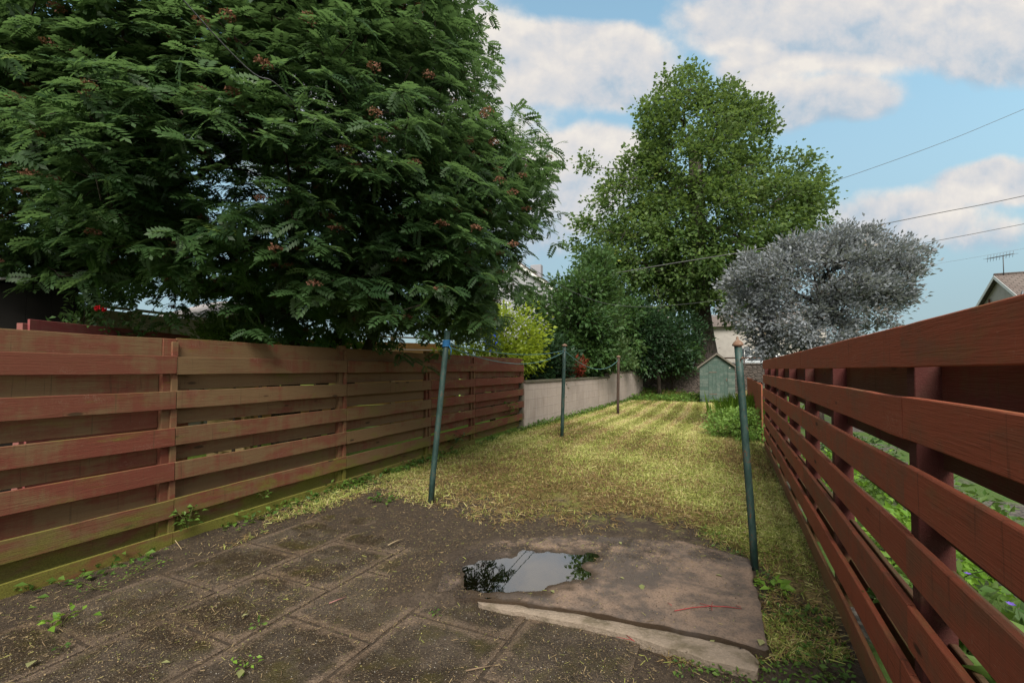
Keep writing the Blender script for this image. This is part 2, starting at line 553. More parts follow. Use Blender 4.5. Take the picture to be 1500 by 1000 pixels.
m, t, out = material('soil_and_lawn')
geo = t.n('ShaderNodeNewGeometry'); P = geo.outputs['Position']
tone = t.attr('tone'); og = t.attr('rnd')
n1 = t.noise(P, 1.3, 5, .6, .3); n2_ = t.noise(P, 7, 5, .65); n3 = t.noise(P, 55, 4, .65); n4 = t.noise(P, 190, 3, .6)
dirt = t.ramp(t.m('ADD', t.m('MULTIPLY', n2_, .5), t.m('MULTIPLY', n3, .5)), [(.25, (.018, .013, .009)), (.5, (.050, .036, .025)), (.75, (.115, .083, .056))])
crumb = t.vor(P, 150)
dirt = t.mix(t.m('MULTIPLY', t.ss(crumb, .22, .10), t.ss(n3, .5, .62)), dirt, (.17, .125, .08))
th = t.mix(t.ss(n3, .35, .68), (.080, .058, .026), (.28, .215, .085))
gr = t.mix(t.ss(n4, .3, .7), (.07, .085, .013), (.20, .22, .04))
lawnc = t.mix(t.ss(t.m('ADD', t.m('MULTIPLY', n1, .7), t.m('MULTIPLY', n2_, .3)), .43, .60), th, gr)
lm = t.m('ADD', t.m('MULTIPLY', tone, 1.5), t.m('MULTIPLY', t.m('SUBTRACT', n2_, .55), 2.2))
lm = t.ss(lm, .15, .85)
c = t.mix(lm, dirt, lawnc)
bright = t.mix(t.ss(n3, .3, .7), (.09, .16, .015), (.24, .36, .05))
gravel = t.mix(t.ss(t.vor(P, 28, out='Color').node.outputs['Distance'], .3, .7), (.13, .115, .10), (.05, .045, .04))
other = t.mix(t.ss(n1, .40, .52), gravel, (.06, .105, .02))
c = t.mix(t.ss(og, .2, .5), c, other)
c = t.mix(t.ss(og, .6, .95), c, bright)
bmp = t.bump(t.m('ADD', n3, t.m('MULTIPLY', n4, .6)), .8, .012)
wet = t.m('MULTIPLY', t.ss(n2_, .40, .58), t.m('SUBTRACT', 1.0, lm))
principled(t, out, c, t.m('SUBTRACT', .95, t.m('MULTIPLY', wet, .35)), bmp, .3)
GROUND = m
o = mesh_np('ground', V, Q, GROUND, outg.ravel(), lawn_t.ravel(), None, True)
tag(o, 'brown soil and mown turf between the two fences', None, None, 'structure')

# ------------------------------------------------------------------ patio slabs
m, t, out = material('paving_concrete')
co = t.n('ShaderNodeNewGeometry').outputs['Position']
rnd = t.attr('rnd')
s1 = t.noise(co, 2.2, 5, .6, .4); s2 = t.noise(co, 11, 5, .65); s3 = t.noise(co, 80, 4, .7)
pv = t.vor(co, 95); pvc = t.vor(co, 95, out='Color')
c = t.ramp(t.m('ADD', t.m('MULTIPLY', s1, .55), t.m('MULTIPLY', s2, .45)), [(.3, (.022, .0165, .011)), (.5, (.055, .040, .027)), (.68, (.125, .092, .064))])
c = t.mix(t.m('MULTIPLY', t.ss(s3, .40, .62), .62), c, (.012, .009, .007))
sepc = t.n('ShaderNodeSeparateColor'); t.L.new(pvc, sepc.inputs[0])
c = t.mix(t.m('MULTIPLY', t.ss(pv, .42, .18), t.m('MULTIPLY', t.ss(sepc.outputs[0], .50, .9), .85)), c, (.24, .19, .115))
c = t.mix(t.m('MULTIPLY', t.ss(pv, .30, .12), t.ss(sepc.outputs[1], .95, .98)), c, (.55, .52, .46))
mo = t.noise(co, 4.0, 6, .7)
c = t.mix(t.m('MULTIPLY', t.ss(mo, .48, .66), .7), c, (.050, .042, .012))
c = t.mix(t.m('MULTIPLY', t.m('SUBTRACT', rnd, .5), .7), c, (.09, .07, .05))
edge = t.ss(t.m('ADD', t.attr('tone'), t.m('MULTIPLY', t.m('SUBTRACT', s2, .5), 1.6)), .35, .95)
c = t.mix(t.m('MULTIPLY', edge, t.ss(t.noise(co, 1.1, 3, .5), .35, .6, .40, .9)), c, t.mix(t.ss(s3, .35, .6), (.19, .135, .092), (.085, .06, .043)))
h = t.m('ADD', t.m('MULTIPLY', s3, .8), t.m('ADD', t.m('MULTIPLY', t.ss(pv, .5, .1), .5), t.m('MULTIPLY', s2, .6)))
principled(t, out, c, t.ss(s1, .38, .62, .34, .82), t.bump(h, .75, .008), .4)
PAVING = m
mb = MB()
S = .62
cols = range(-4, 8)
o0 = G(420, 900)                            # a joint corner
for iu in cols:
    stag = (.31 if iu % 2 else 0.0)
    for iv in range(-5, 9):
        cu, cv = iu * S, iv * S + stag
        cx = o0.x + GP.x * (cu + S / 2) + GD.x * (cv + S / 2)
        cy = o0.y + GP.y * (cu + S / 2) + GD.y * (cv + S / 2)
        a, b = inside(cx, cy)
        if cy < .3 or a < .34 or float(lawn_side(cx, cy)) > .05 or b < .75 or cx > 1.45: continue
        if float(poly_sd(SLAB, np.array([cx]), np.array([cy]))[0]) > .25: continue
        g = .011
        n = 6
        z0 = random.uniform(-.0012, .0012); tx = random.uniform(-.002, .002); ty = random.uniform(-.002, .002)
        rr = random.random()
        vs = []; fs = []
        hs = S / 2 - g
        for j in range(n + 1):
            for i in range(n + 1):
                lu = -hs + 2 * hs * i / n; lv = -hs + 2 * hs * j / n
                x = cx + GP.x * lu + GD.x * lv; y = cy + GP.y * lu + GD.y * lv
                e = max(abs(lu), abs(lv)) > hs - .001
                jit = mnoise.noise((x * 9, y * 9, 3)) * .004 if e else 0
                z = z0 + tx * lu + ty * lv + .0012 * mnoise.noise((x * 5, y * 5, 9)) - (.002 if e else 0)
                vs.append((x + jit * GP.x, y + jit * GP.y, z))
        for j in range(n):
            for i in range(n):
                a0 = j * (n + 1) + i
                fs.append((a0, a0 + 1, a0 + n + 2, a0 + n + 1))
        rim = [i for i in range(n)] + [n + j * (n + 1) for j in range(n)] + [(n + 1) * (n + 1) - 1 - i for i in range(n)] + [n * (n + 1) - j * (n + 1) for j in range(n)]
        b0 = len(vs); nr = len(rim)
        for r_ in rim: vs.append(vs[r_])
        for r_ in rim: vs.append((vs[r_][0], vs[r_][1], -.05))
        for q in range(nr):
            q2 = (q + 1) % nr
            fs.append((b0 + q2, b0 + q, b0 + nr + q, b0 + nr + q2))
        tl = [1.0 if (i % (n + 1) in (0, n) or i // (n + 1) in (0, n)) else 0.0 for i in range((n + 1) ** 2)] + [1.0] * (2 * nr)
        mb.add(vs, fs, rr, tl, True)
pat = mb.build('patio', PAVING)
tag(pat, 'old concrete paving slabs under brown dirt', None, None, 'structure')


# ------------------------------------------------------------------ broken concrete slab, lip and puddle
def poly_sheet(name, poly, step, ztop, zbot, mat, seed, jag=.02, dent=None, tilt=(0, 0)):
    poly = np.asarray(poly)
    # jagged outline
    pts = []
    for i in range(len(poly)):
        p0, p1 = poly[i - 1], poly[i]
        L = np.hypot(*(p1 - p0)); n = max(1, int(L / (step * .7)))
        for j in range(n):
            p = p0 + (p1 - p0) * j / n
            nx_, ny_ = (p1 - p0)[1] / L, -(p1 - p0)[0] / L
            o_ = mnoise.fractal((p[0] * 7, p[1] * 7, seed), 1, 2, 4) * jag
            pts.append((p[0] + nx_ * o_, p[1] + ny_ * o_))
    pts = np.array(pts)
    x0, y0 = pts.min(0) - step; x1, y1 = pts.max(0) + step
    xs = np.arange(x0, x1 + step, step); ys = np.arange(y0, y1 + step, step)
    X, Y = np.meshgrid(xs, ys)
    s_ = poly_sd(pts, X, Y)
    keep = s_ > -step * .35
    idx = -np.ones(X.shape, int)
    vs = []; fs = []
    # snap near-border verts on the outline
    seg = pts
    for j in range(X.shape[0]):
        for i in range(X.shape[1]):
            if keep[j, i]:
                x, y = X[j, i], Y[j, i]
                if abs(s_[j, i]) < step * .6:
                    q = np.argmin((seg[:, 0] - x) ** 2 + (seg[:, 1] - y) ** 2)
                    x, y = seg[q]
                idx[j, i] = len(vs)
                z = ztop + .004 * mnoise.fractal((x * 4, y * 4, seed + 3), 1, 2, 4) + tilt[0] * x + tilt[1] * y
                if abs(s_[j, i]) < step * .6: z -= .006
                if dent is not None: z -= dent(x, y)
                vs.append((x, y, z))
    edges = {}
    for j in range(X.shape[0] - 1):
        for i in range(X.shape[1] - 1):
            q = [idx[j, i], idx[j, i + 1], idx[j + 1, i + 1], idx[j + 1, i]]
            q = [a for a in q if a >= 0]
            if len(q) >= 3:
                fs.append(tuple(q))
                for a in range(len(q)):
                    e = (q[a], q[(a + 1) % len(q)])
                    if (e[1], e[0]) in edges: del edges[(e[1], e[0])]
                    else: edges[e] = 1
    low = {}
    for (a, b) in list(edges):
        for r_ in (a, b):
            if r_ not in low:
                low[r_] = len(vs); vs.append(vs[r_]); vs.append((vs[r_][0], vs[r_][1], zbot))
        fs.append((low[b], low[a], low[a] + 1, low[b] + 1))
    mb = MB(); mb.add(vs, fs, .5, 0, True)
    return mb.build(name, mat)


m, t, out = material('broken_concrete')
co = t.n('ShaderNodeNewGeometry').outputs['Position']
s1 = t.noise(co, 2.0, 5, .62, .5); s2 = t.noise(co, 9, 5, .65); s3 = t.noise(co, 95, 4, .7)
sep = t.n('ShaderNodeSeparateXYZ'); t.L.new(co, sep.inputs[0])
c = t.mix(t.ss(t.m('ADD', t.m('MULTIPLY', s1, .7), t.m('MULTIPLY', s2, .3)), .42, .58), (.085, .067, .056), (.215, .150, .110))
c = t.mix(t.m('MULTIPLY', t.ss(s3, .45, .65), .5), c, (.045, .034, .028))
pv = t.vor(co, 120)
c = t.mix(t.m('MULTIPLY', t.ss(pv, .22, .1), t.ss(s2, .5, .6)), c, (.22, .18, .13))
wetz = t.ss(sep.outputs[2], .0440, .0375)
c = t.mix(wetz, c, (.050, .034, .022))
dk = t.noise(co, 3.1, 5, .65)
c = t.mix(t.m('MULTIPLY', t.ss(dk, .50, .66), .6), c, (.075, .062, .056))
mud = t.m('ADD', t.ss(sep.outputs[0], .12, -.45, 0, .75), t.ss(sep.outputs[1], 2.98, 3.32, 0, .6))
mud = t.m('ADD', mud, t.m('MULTIPLY', t.m('SUBTRACT', t.noise(co, 5, 6, .7), .5), 1.6))
mudc = t.mix(t.ss(s3, .4, .62), (.055, .040, .030), (.020, .015, .012))
mudc = t.mix(t.m('MULTIPLY', t.ss(pv, .25, .12), .6), mudc, (.17, .12, .075))
c = t.mix(t.ss(mud, .45, .8), c, mudc)
h = t.m('ADD', s3, t.m('MULTIPLY', s2, .5))
ro = t.m('MULTIPLY', t.ss(s1, .35, .6, .55, .9), t.m('SUBTRACT', 1.0, t.m('MULTIPLY', wetz, .55)))
principled(t, out, c, ro, t.bump(h, .6, .006), .4)
CONC = m
LIPM = simple_mat('pale_concrete', (.27, .215, .165), .85, .35, 9, bump=.7, dirt=(.06, .05, .02), dirt_amt=.55, bdist=.012)


def dent(x, y):
    d = float(poly_sd(PUD, np.array([x]), np.array([y]))[0])
    n = mnoise.fractal((x * 5, y * 5, 21), 1, 2, 4) * .05
    return .021 / (1 + math.exp(-(d + n * 2.0 - .03) / .075)) - .001


slab = poly_sheet('concrete_slab', SLAB, .024, .046, -.05, CONC, 2.0, .018, dent)
tag(slab, 'cracked brown concrete slab with a broken front edge', None, None, 'structure')
LIP = [(p.x, p.y) for p in (G(690, 886), G(760, 892.5), G(830, 904), G(880, 912), G(960, 929), G(1050, 947), G(1095, 958), G(1113, 974), G(1109, 991),
                            G(1040, 974), G(960, 950), G(890, 930), G(830, 916), G(770, 904), G(720, 894))]
lip = poly_sheet('broken_slab_edge', LIP, .018, .030, -.05, LIPM, 8.0, .012, None)
tag(lip, 'pale rough lip of broken concrete', None, None, 'structure')

m, t, out = material('puddle_water')
co = t.n('ShaderNodeNewGeometry').outputs['Position']
rip = t.noise(co, 14, 2, .5)
fr = t.n('ShaderNodeFresnel', {'IOR': 1.85})
gl = t.n('ShaderNodeBsdfGlossy', {'Color': (.97, .97, .96, 1), 'Roughness': .015})
t.L.new(t.bump(rip, .02, .004), gl.inputs['Normal'])
tp = t.n('ShaderNodeBsdfTransparent', {'Color': (.72, .66, .56, 1)})
mx = t.n('ShaderNodeMixShader', {0: t.m('MULTIPLY', fr.outputs[0], 1.8, clamp=True)})
t.L.new(tp.outputs[0], mx.inputs[1]); t.L.new(gl.outputs[0], mx.inputs[2]); t.L.new(mx.outputs[0], out.inputs[0])
WATER = m
pp = np.array(PUD); cxy = pp.mean(0)
ring = np.array([cxy + (p_ - cxy) * (1.14 if p_[1] > cxy[1] else 1.02) for p_ in pp])
WZ = .0365
mb = MB()
mb.add([(x, y, WZ) for x, y in ring], [tuple(range(len(ring)))[::-1]], .5)
wt = mb.build('puddle', WATER)
if wt.data.polygons[0].normal.z < 0: wt.data.flip_normals()
tag(wt, 'shallow puddle of rainwater mirroring sky and trees', None, None, 'structure')

# ------------------------------------------------------------------ timber fences
LW = wood_mat('weathered_fence_wood', (.165, .048, .030), (.172, .106, .052), (.33, .27, .19), (.17, .165, .030), .95)
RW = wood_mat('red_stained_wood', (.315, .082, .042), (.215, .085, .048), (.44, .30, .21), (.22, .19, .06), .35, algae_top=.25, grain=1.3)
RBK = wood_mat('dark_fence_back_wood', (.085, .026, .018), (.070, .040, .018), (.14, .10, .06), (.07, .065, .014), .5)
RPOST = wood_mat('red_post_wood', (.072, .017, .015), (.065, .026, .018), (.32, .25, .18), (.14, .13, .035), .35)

lf = thing('timber_fence', 'weathered brown slatted timber fence under the big dark green tree', 'fence', LA, math.atan2(LD.y, LD.x))
post_px = [250, 503, 628, 693, 765]
ps = [left_s(p) for p in post_px]
ps = [ps[0] - 2.05] + ps
ps = [ps[0] - 1.9] + ps
# local axes: x along, y = away from the lawn (LN), z up
for i, s_ in enumerate(ps):
    pb = MB()
    hgt = 1.66 if i in (3, 4) else 1.625
    w_ = .10
    pb.box(s_ - w_ / 2, s_ + w_ / 2, (.012), .072, -.06, hgt, .004, tone=random.uniform(.3, .6))
    pb.box(s_ + .005, s_ + .05, -.012, .0105, -.02, 1.60, .003, tone=random.uniform(.45, .8))
    pb.build('post', LW, lf)
toneL = [.85, .72, .34, .22, .72, .80]
for b in range(len(ps) - 1):
    x0, x1 = ps[b] + .03, ps[b + 1] + .028
    fb = MB()
    tn = toneL[b]
    for k_ in range(6):
        zt = [1.483, 1.21, .922, .648, .362, .10][k_]
        if b == 5 and k_ == 5: continue
        wd = .142 if k_ < 5 else .15
        fb.board(x0 + random.uniform(0, .004), x1 - random.uniform(0, .004), -.0235, zt - wd / 2, wd, .021, 10, .007, .003,
                 tone=tn + random.uniform(-.15, .15) - (.12 if k_ == 5 else 0), tilt=random.uniform(-.003, .003))
    fb.build('front_slats', LW, lf)
    bb = MB()
    for zt, zb in ((1.625, 1.475), (1.385, 1.236), (1.105, .955), (.825, .672), (.545, .392), (.262, .085)):
        sl_ = random.uniform(-.006, .006)
        if b < 3 and zt < .7: zb -= .045
        if b < 2: zb -= .012
        bb.board(ps[b] + .055, ps[b + 1] - .055, (.062 if zt < 1.6 else .03), (zt + zb) / 2 - (.016 if zt < 1.6 else 0), zt - zb + .006, .021, 8, .007, .003,
                 tone=tn * .75 + random.uniform(-.1, .1), tilt=sl_)
    bb.build('back_slats', LW, lf)

rf = thing('timber_fence', 'red stained slatted timber fence running close along the right', 'fence', RA, math.atan2(RD.y, RD.x))
# local y is to the left of RD (towards lawn); away from lawn is -y
rs = [(Z - RA.y) / RD.y for Z in (-.9, .36, 1.55, 2.75, 3.74, 4.74, 5.78, 6.85, 8.0)]
for i, s_ in enumerate(rs):
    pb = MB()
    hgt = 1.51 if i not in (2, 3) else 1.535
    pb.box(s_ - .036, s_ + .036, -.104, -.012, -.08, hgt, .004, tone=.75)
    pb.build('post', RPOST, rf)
for b in range(0, len(rs) - 1, 2):
    e = min(b + 2, len(rs) - 1)
    x0, x1 = rs[b], rs[e]
    if e == len(rs) - 1: x1 += .04
    fb = MB()
    for zt, wd in ((1.530, .142), (1.288, .142), (1.052, .142), (.822, .142), (.592, .142), (.362, .142), (.135, .16)):
        if zt < .2:
            fb.board(x0 + .001, x1 - .001, .0105 - .012, zt - wd / 2, wd, .02, 12, .006, .003, tone=.25)
        else:
            fb.board(x0 + .001, x1 - .001, .0015, zt - wd / 2, wd, .024, 16, .005, .0035, tone=random.uniform(.5, .85), tilt=random.uniform(-.0015, .0015))
    fb.build('front_slats', RW, rf)
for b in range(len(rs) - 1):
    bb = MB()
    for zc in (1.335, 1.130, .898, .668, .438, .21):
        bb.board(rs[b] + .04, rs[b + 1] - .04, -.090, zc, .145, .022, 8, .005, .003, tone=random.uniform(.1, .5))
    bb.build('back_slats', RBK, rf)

# low picket fence beyond the red fence
e0 = RB + RD * .5
pk = thing('picket_fence', 'low red close boarded fence beyond the far end of the slatted fence', 'fence', e0, math.atan2(RD.y, RD.x))
LOWF = 7.6
pb = MB()
xx = 0.0
while xx < LOWF:
    pb.box(xx, xx + .095, -.012, .012, .05, 1.10 + random.uniform(-.012, .012), .003, tone=random.uniform(.3, .8))
    xx += .101
pb.build('pales', RW, pk)
rb_ = MB()
for z in (.3, .85): rb_.board(0, LOWF, -.04, z, .07, .04, 6, tone=.6)
rb_.build('rail', RPOST, pk)
for xx in (0, 2.4, 4.8, 7.4):
    q = MB(); q.box(xx, xx + .08, -.15, -.065, -.05, 1.08, .004, tone=.7); q.build('post', RPOST, pk)

# ------------------------------------------------------------------ block wall and stone wall
m, t, out = material('blockwork')
co = t.n('ShaderNodeTexCoord').outputs['Object']
br = t.n('ShaderNodeTexBrick', {'Scale': 1.0, 'Mortar Size': .012, 'Mortar Smooth': .6, 'Brick Width': .45, 'Row Height': .225, 'Color1': (.43, .36, .32, 1), 'Color2': (.40, .335, .30, 1), 'Mortar': (.385, .325, .29, 1), 'Bias': 0.0})
sep = t.n('ShaderNodeSeparateXYZ'); t.L.new(co, sep.inputs[0])
t.L.new(t.n('ShaderNodeCombineXYZ', {'X': sep.outputs[0], 'Y': sep.outputs[2]}).outputs[0], br.inputs['Vector'])
s1 = t.noise(t.scale(co, (1, 1, .35)), 3, 6, .65); s2 = t.noise(co, 60, 4, .7)
c = t.mix(t.m('MULTIPLY', t.ss(s1, .45, .7), .5), br.outputs[0], (.28, .225, .195))
c = t.mix(t.m('MULTIPLY', t.ss(t.noise(t.scale(co, (5, 5, .5)), 2.5, 4, .6), .52, .72), .4), c, (.56, .50, .45))
c = t.mix(t.m('MULTIPLY', t.ss(s2, .5, .7), .3), c, (.16, .13, .11))
principled(t, out, c, .92, t.bump(t.m('ADD', s2, br.outputs['Fac']), .4, .008), .2)
BLOCK = m
COPE = simple_mat('wall_coping', (.13, .115, .085), .9, .4, 6, bump=.5, dirt=(.07, .075, .03), dirt_amt=.5)
LWL = (WB - WA).length
bw = thing('block_wall', 'pinkish grey concrete block wall with stepped top beside the lawn', 'wall', WA, math.atan2(WD.y, WD.x))
sstep = on_line(WA, WD, 893)
q = MB(); q.box(0, sstep, 0, .2, -.1, 1.05, .006); q.box(sstep + .002, LWL, 0, .2, -.1, 1.23, .006); q.build('wall', BLOCK, bw)
q = MB()
x = 0.0
while x < sstep - .05:
    l = min(.6, sstep - x); q.box(x + .004, x + l - .004, -.025, .225, 1.0525, 1.115 + random.uniform(-.004, .004), .008); x += .6
while x < LWL:
    l = min(.6, LWL - x); q.box(max(x, sstep) + .004, x + l - .004, -.025, .225, 1.2325, 1.295 + random.uniform(-.004, .004), .008); x += .6
q.build('coping', COPE, bw)
q = MB(); q.box(-.11, -.03, .02, .12, -.05, 1.10, .005); q.build('end_post', COPE, bw)

m, t, out = material('rubble_stone')
co = t.n('ShaderNodeTexCoord').outputs['Object']
q_ = t.scale(co, (1, 1, 1.7))
vd = t.vor(q_, 4.2, 'DISTANCE_TO_EDGE'); vc = t.vor(q_, 4.2, out='Color')
s2 = t.noise(co, 30, 5, .7)
c = t.mix(.5, t.mix(t.ss(vd, .0, .07), (.035, .03, .028), (.105, .085, .075)), t.mix(vc, (.05, .045, .042), (.13, .105, .09)), 'MIX')
c = t.mix(t.m('MULTIPLY', t.ss(s2, .45, .65), .4), c, (.035, .032, .028))
principled(t, out, c, .95, t.bump(t.m('ADD', t.ss(vd, 0, .12), t.m('MULTIPLY', s2, .4)), .8, .04), .2)
STONE = m
SW0 = Vector((7.0, 24.0, 0)) - GP * 9
sw = thing('stone_wall', 'dark rubble stone wall across the far end of the garden', 'wall', SW0, math.atan2(GP.y, GP.x))
q = MB()
for i in range(30):
    for j in range(7):
        pass
q.box(0, 26, -.02, .42, -.2, 1.60, .03); q.build('wall', STONE, sw)
q = MB(); x = 0
while x < 26:
    l = random.uniform(.35, .7); q.box(x + .01, min(x + l, 26) - .01, -.05, .46, 1.603, 1.68 + random.uniform(0, .06), .025); x += l
q.build('coping_stones', STONE, sw)

# ------------------------------------------------------------------ shed
GREENW = wood_mat('green_painted_wood', (.060, .098, .082), (.115, .145, .125), (.26, .27, .23), (.08, .09, .05), .25)
ROOFF = simple_mat('roof_felt', (.085, .078, .07), .95, .3, 14, bump=.5)
DARKW = simple_mat('dark_timber', (.03, .024, .02), .85, .4, 8, stretch=(1, 1, 8))
METAL = simple_mat('rusty_metal', (.20, .15, .12), .6, .4, 20, metal=.5)
sb = G(1051, 590)
shed = thing('garden_shed', 'small green wooden garden shed with a pitched roof at the lawn end', 'shed', (sb.x, sb.y, 0), -R(25))
SWd, SDp, EV, RG = .665, 1.25, 1.50, 2.02
# walls: front on local -y
q = MB()
nb = 12
for i in range(nb):
    z0, z1 = .04 + (EV - .04) * i / nb, .04 + (EV - .04) * (i + 1) / nb
    rr = random.uniform(.3, .9)
    q.box(-SWd, -.33, -.012 - .006, .02, z0 + .001, z1 - .002, .003, tone=rr)
    q.box(.40, SWd, -.012 - .006, .02, z0 + .001, z1 - .002, .003, tone=random.uniform(.3, .9))
    for sx in (-1, 1):
        q.box(min(sx * (SWd - .02), sx * SWd), max(sx * (SWd - .02), sx * SWd), .021, SDp - .021, z0 + .001, z1 - .002, .003, tone=rr)
    q.box(-SWd, SWd, SDp - .02, SDp, z0 + .001, z1 - .002, .003, tone=rr)
for yy0, yy1 in ((-.018, .02), (SDp - .02, SDp)):
    for i in range(4):
        z0, z1 = EV + (RG - EV - .04) * i / 4, EV + (RG - EV - .04) * (i + 1) / 4
        h0 = SWd * (1 - (z0 - EV) / (RG - EV)); h1 = SWd * (1 - (z1 - EV) / (RG - EV))
        vs = [(-h0, yy0, z0), (h0, yy0, z0), (h1, yy0, z1 - .002), (-h1, yy0, z1 - .002), (-h0, yy1, z0), (h0, yy1, z0), (h1, yy1, z1 - .002), (-h1, yy1, z1 - .002)]
        q.add(vs, [(0, 1, 2, 3), (5, 4, 7, 6), (0, 4, 5, 1), (3, 2, 6, 7), (1, 5, 6, 2), (0, 3, 7, 4)], tone=random.uniform(.4, .9))
q.build('wall', GREENW, shed)
q = MB()
for i in range(5):
    x0 = -.325 + .144 * i
    q.box(x0, x0 + .141, -.030, -.004, .06 + random.uniform(0, .02), EV + .06, .003, tone=random.uniform(.5, .95))
dr = q.build('door', GREENW, shed)
q = MB(); q.box(.34, .37, -.05, -.031, .9, 1.02, .004); q.build('handle', METAL, dr)
for z in (.35, 1.25):
    q = MB(); q.box(-.30, -.02, -.036, -.0305, z, z + .03, 0); q.build('hinge', METAL, dr)
q = MB()
for sx in (-1, 1):
    p0 = Vector((0, 0, RG + .03)); p1 = Vector((sx * (SWd + .08), 0, EV - .03))
    d_ = (p1 - p0).normalized(); nrm_ = Vector((-d_.z * sx, 0, d_.x * sx)); nrm_ = nrm_ if nrm_.z > 0 else -nrm_
    vs = []
    for y in (-.1, SDp + .08):
        for p in (p0, p1):
            for k_ in (0, .022): vs.append((p.x + nrm_.x * k_, y, p.z + nrm_.z * k_))
    q.add(vs, [(0, 1, 3, 2), (4, 6, 7, 5), (0, 2, 6, 4), (1, 5, 7, 3), (0, 4, 5, 1), (2, 3, 7, 6)])
q.build('roof', ROOFF, shed)
q = MB()
for sx in (-1, 1):
    p0 = Vector((0, -.105, RG + .02)); p1 = Vector((sx * (SWd + .085), -.105, EV - .035))
    d_ = (p1 - p0)
    vs = []
    for p in (p0, p1):
        for y in (0, -.02):
            for z in (.02, -.05): vs.append((p.x, p.y + y, p.z + z))
    q.add(vs, [(0, 1, 3, 2), (4, 6, 7, 5), (0, 2, 6, 4), (1, 5, 7, 3), (0, 4, 5, 1), (2, 3, 7, 6)])
q.build('barge_board', simple_mat('faded_board', (.16, .14, .115), .9), shed)
q = MB(); q.box(.45, .50, -.035, -.019, 1.42, 1.47, .004); q.build('latch', simple_mat('pale_plate', (.5, .47, .42)), shed)

# ------------------------------------------------------------------ clothes poles and lines
m, t, out = material('green_pole_paint')
co = t.n('ShaderNodeTexCoord').outputs['Object']
s1 = t.noise(t.scale(co, (1, 1, .35)), 22, 5, .65); s2 = t.noise(co, 90, 4, .6)
c = t.mix(t.ss(s1, .40, .60), (.014, .036, .031), (.028, .060, .052))
c = t.mix(t.ss(t.m('ADD', t.m('MULTIPLY', s1, .5), t.m('MULTIPLY', s2, .5)), .555, .62), c, (.095, .045, .025))
principled(t, out, c, .55, t.bump(s2, .3, .003), .4)
POLE = m
RUST = simple_mat('rusted_iron', (.20, .115, .075), .8, .45, 30, dirt=(.33, .27, .22), dirt_amt=.5)
BROWNP = simple_mat('brown_pole_paint', (.05, .034, .028), .7, .35, 25, dirt=(.15, .08, .04), dirt_amt=.5)
CORD = simple_mat('blue_green_cord', (.12, .25, .26), .7, .2, 20)
BLUEC = simple_mat('blue_cord', (.03, .16, .36), .7, .2, 20)
GREYC = simple_mat('grey_cable', (.10, .10, .105), .7, .1, 5)
POLEG = 'clothes poles standing on the lawn'


def pole(base, top, r, mat, label, cap='finial', hook=True):
    th = thing('clothes_pole', label, 'pole', base, 0, POLEG)
    d = Vector(top) - Vector(base)
    q = MB(); n = 6
    pts = [Vector((d.x * i / n, d.y * i / n, -.08 if i == 0 else d.z * i / n)) for i in range(n + 1)]
    q.tube(pts, [r] * (n + 1), 14); q.build('shaft', mat, th)
    up = d.normalized()
    M = Matrix.Translation(d) @ up.to_track_quat('Z', 'Y').to_matrix().to_4x4()
    q = MB()
    if cap == 'finial':
        q.lathe([(r * .98, -.02), (r * 1.0, .0), (r * 1.55, .006), (r * 1.5, .014), (r * 1.15, .028), (r * .62, .040), (r * .32, .046), (r * .36, .054), (r * .26, .064), (0.001, .068)], 14, M)
    elif cap == 'ball':
        q.lathe([(r * .9, -.01), (r * 1.5, .0), (r * 1.6, .02), (r * 1.1, .035), (r * .4, .05), (.001, .055)], 12, M)
    else:
        q.lathe([(r * .97, -.001), (r * .8, .005), (r * .4, .009), (.001, .010)], 12, M)
    q.build('cap', RUST if cap != 'plain' else mat, th)
    if hook:
        q = MB()
        q.tube([M @ Vector((r * .5, 0, -.09)), M @ Vector((r * 1.7, 0, -.088)), M @ Vector((r * 2.0, 0, -.075))], .005, 6)
        q.build('hook', RUST, th); q = MB()
        q.tube([M @ Vector((-r * .5, 0, -.085)), M @ Vector((-r * 1.5, 0, -.083)), M @ Vector((-r * 1.7, 0, -.07))], .005, 6)
        q.build('hook', RUST, th)
    return d


p1b = G(630, 738); p1t = at(655.5, 486, p1b.y + .02)
p2b = G(823, 641); p2t = at(827, 507, p2b.y)
p3b = G(905, 607); p3t = at(906, 523, p3b.y)
p4b = G(1107, 838); p4t = at(1081, 507, p4b.y)
pole(p1b, p1t, .030, POLE, 'leaning dark green pole with blue cord wound near its top, before the brown fence', 'plain', False)
pole(p2b, p2t, .036, POLE, 'upright dark green pole standing before the near end of the block wall', 'ball', True)
pole(p3b, p3t, .042, BROWNP, 'thin brown pole farthest back, in front of the stepped part of the block wall', 'ball', True)
pole(p4b, p4t, .0245, POLE, 'leaning green pole with rusty pointed cap at the corner of the concrete slab', 'finial', True)


def sag(a, b, k_, n=16):
    a, b = Vector(a), Vector(b)
    return [a.lerp(b, i / n) - Vector((0, 0, 4 * k_ * (i / n) * (1 - i / n))) for i in range(n + 1)]


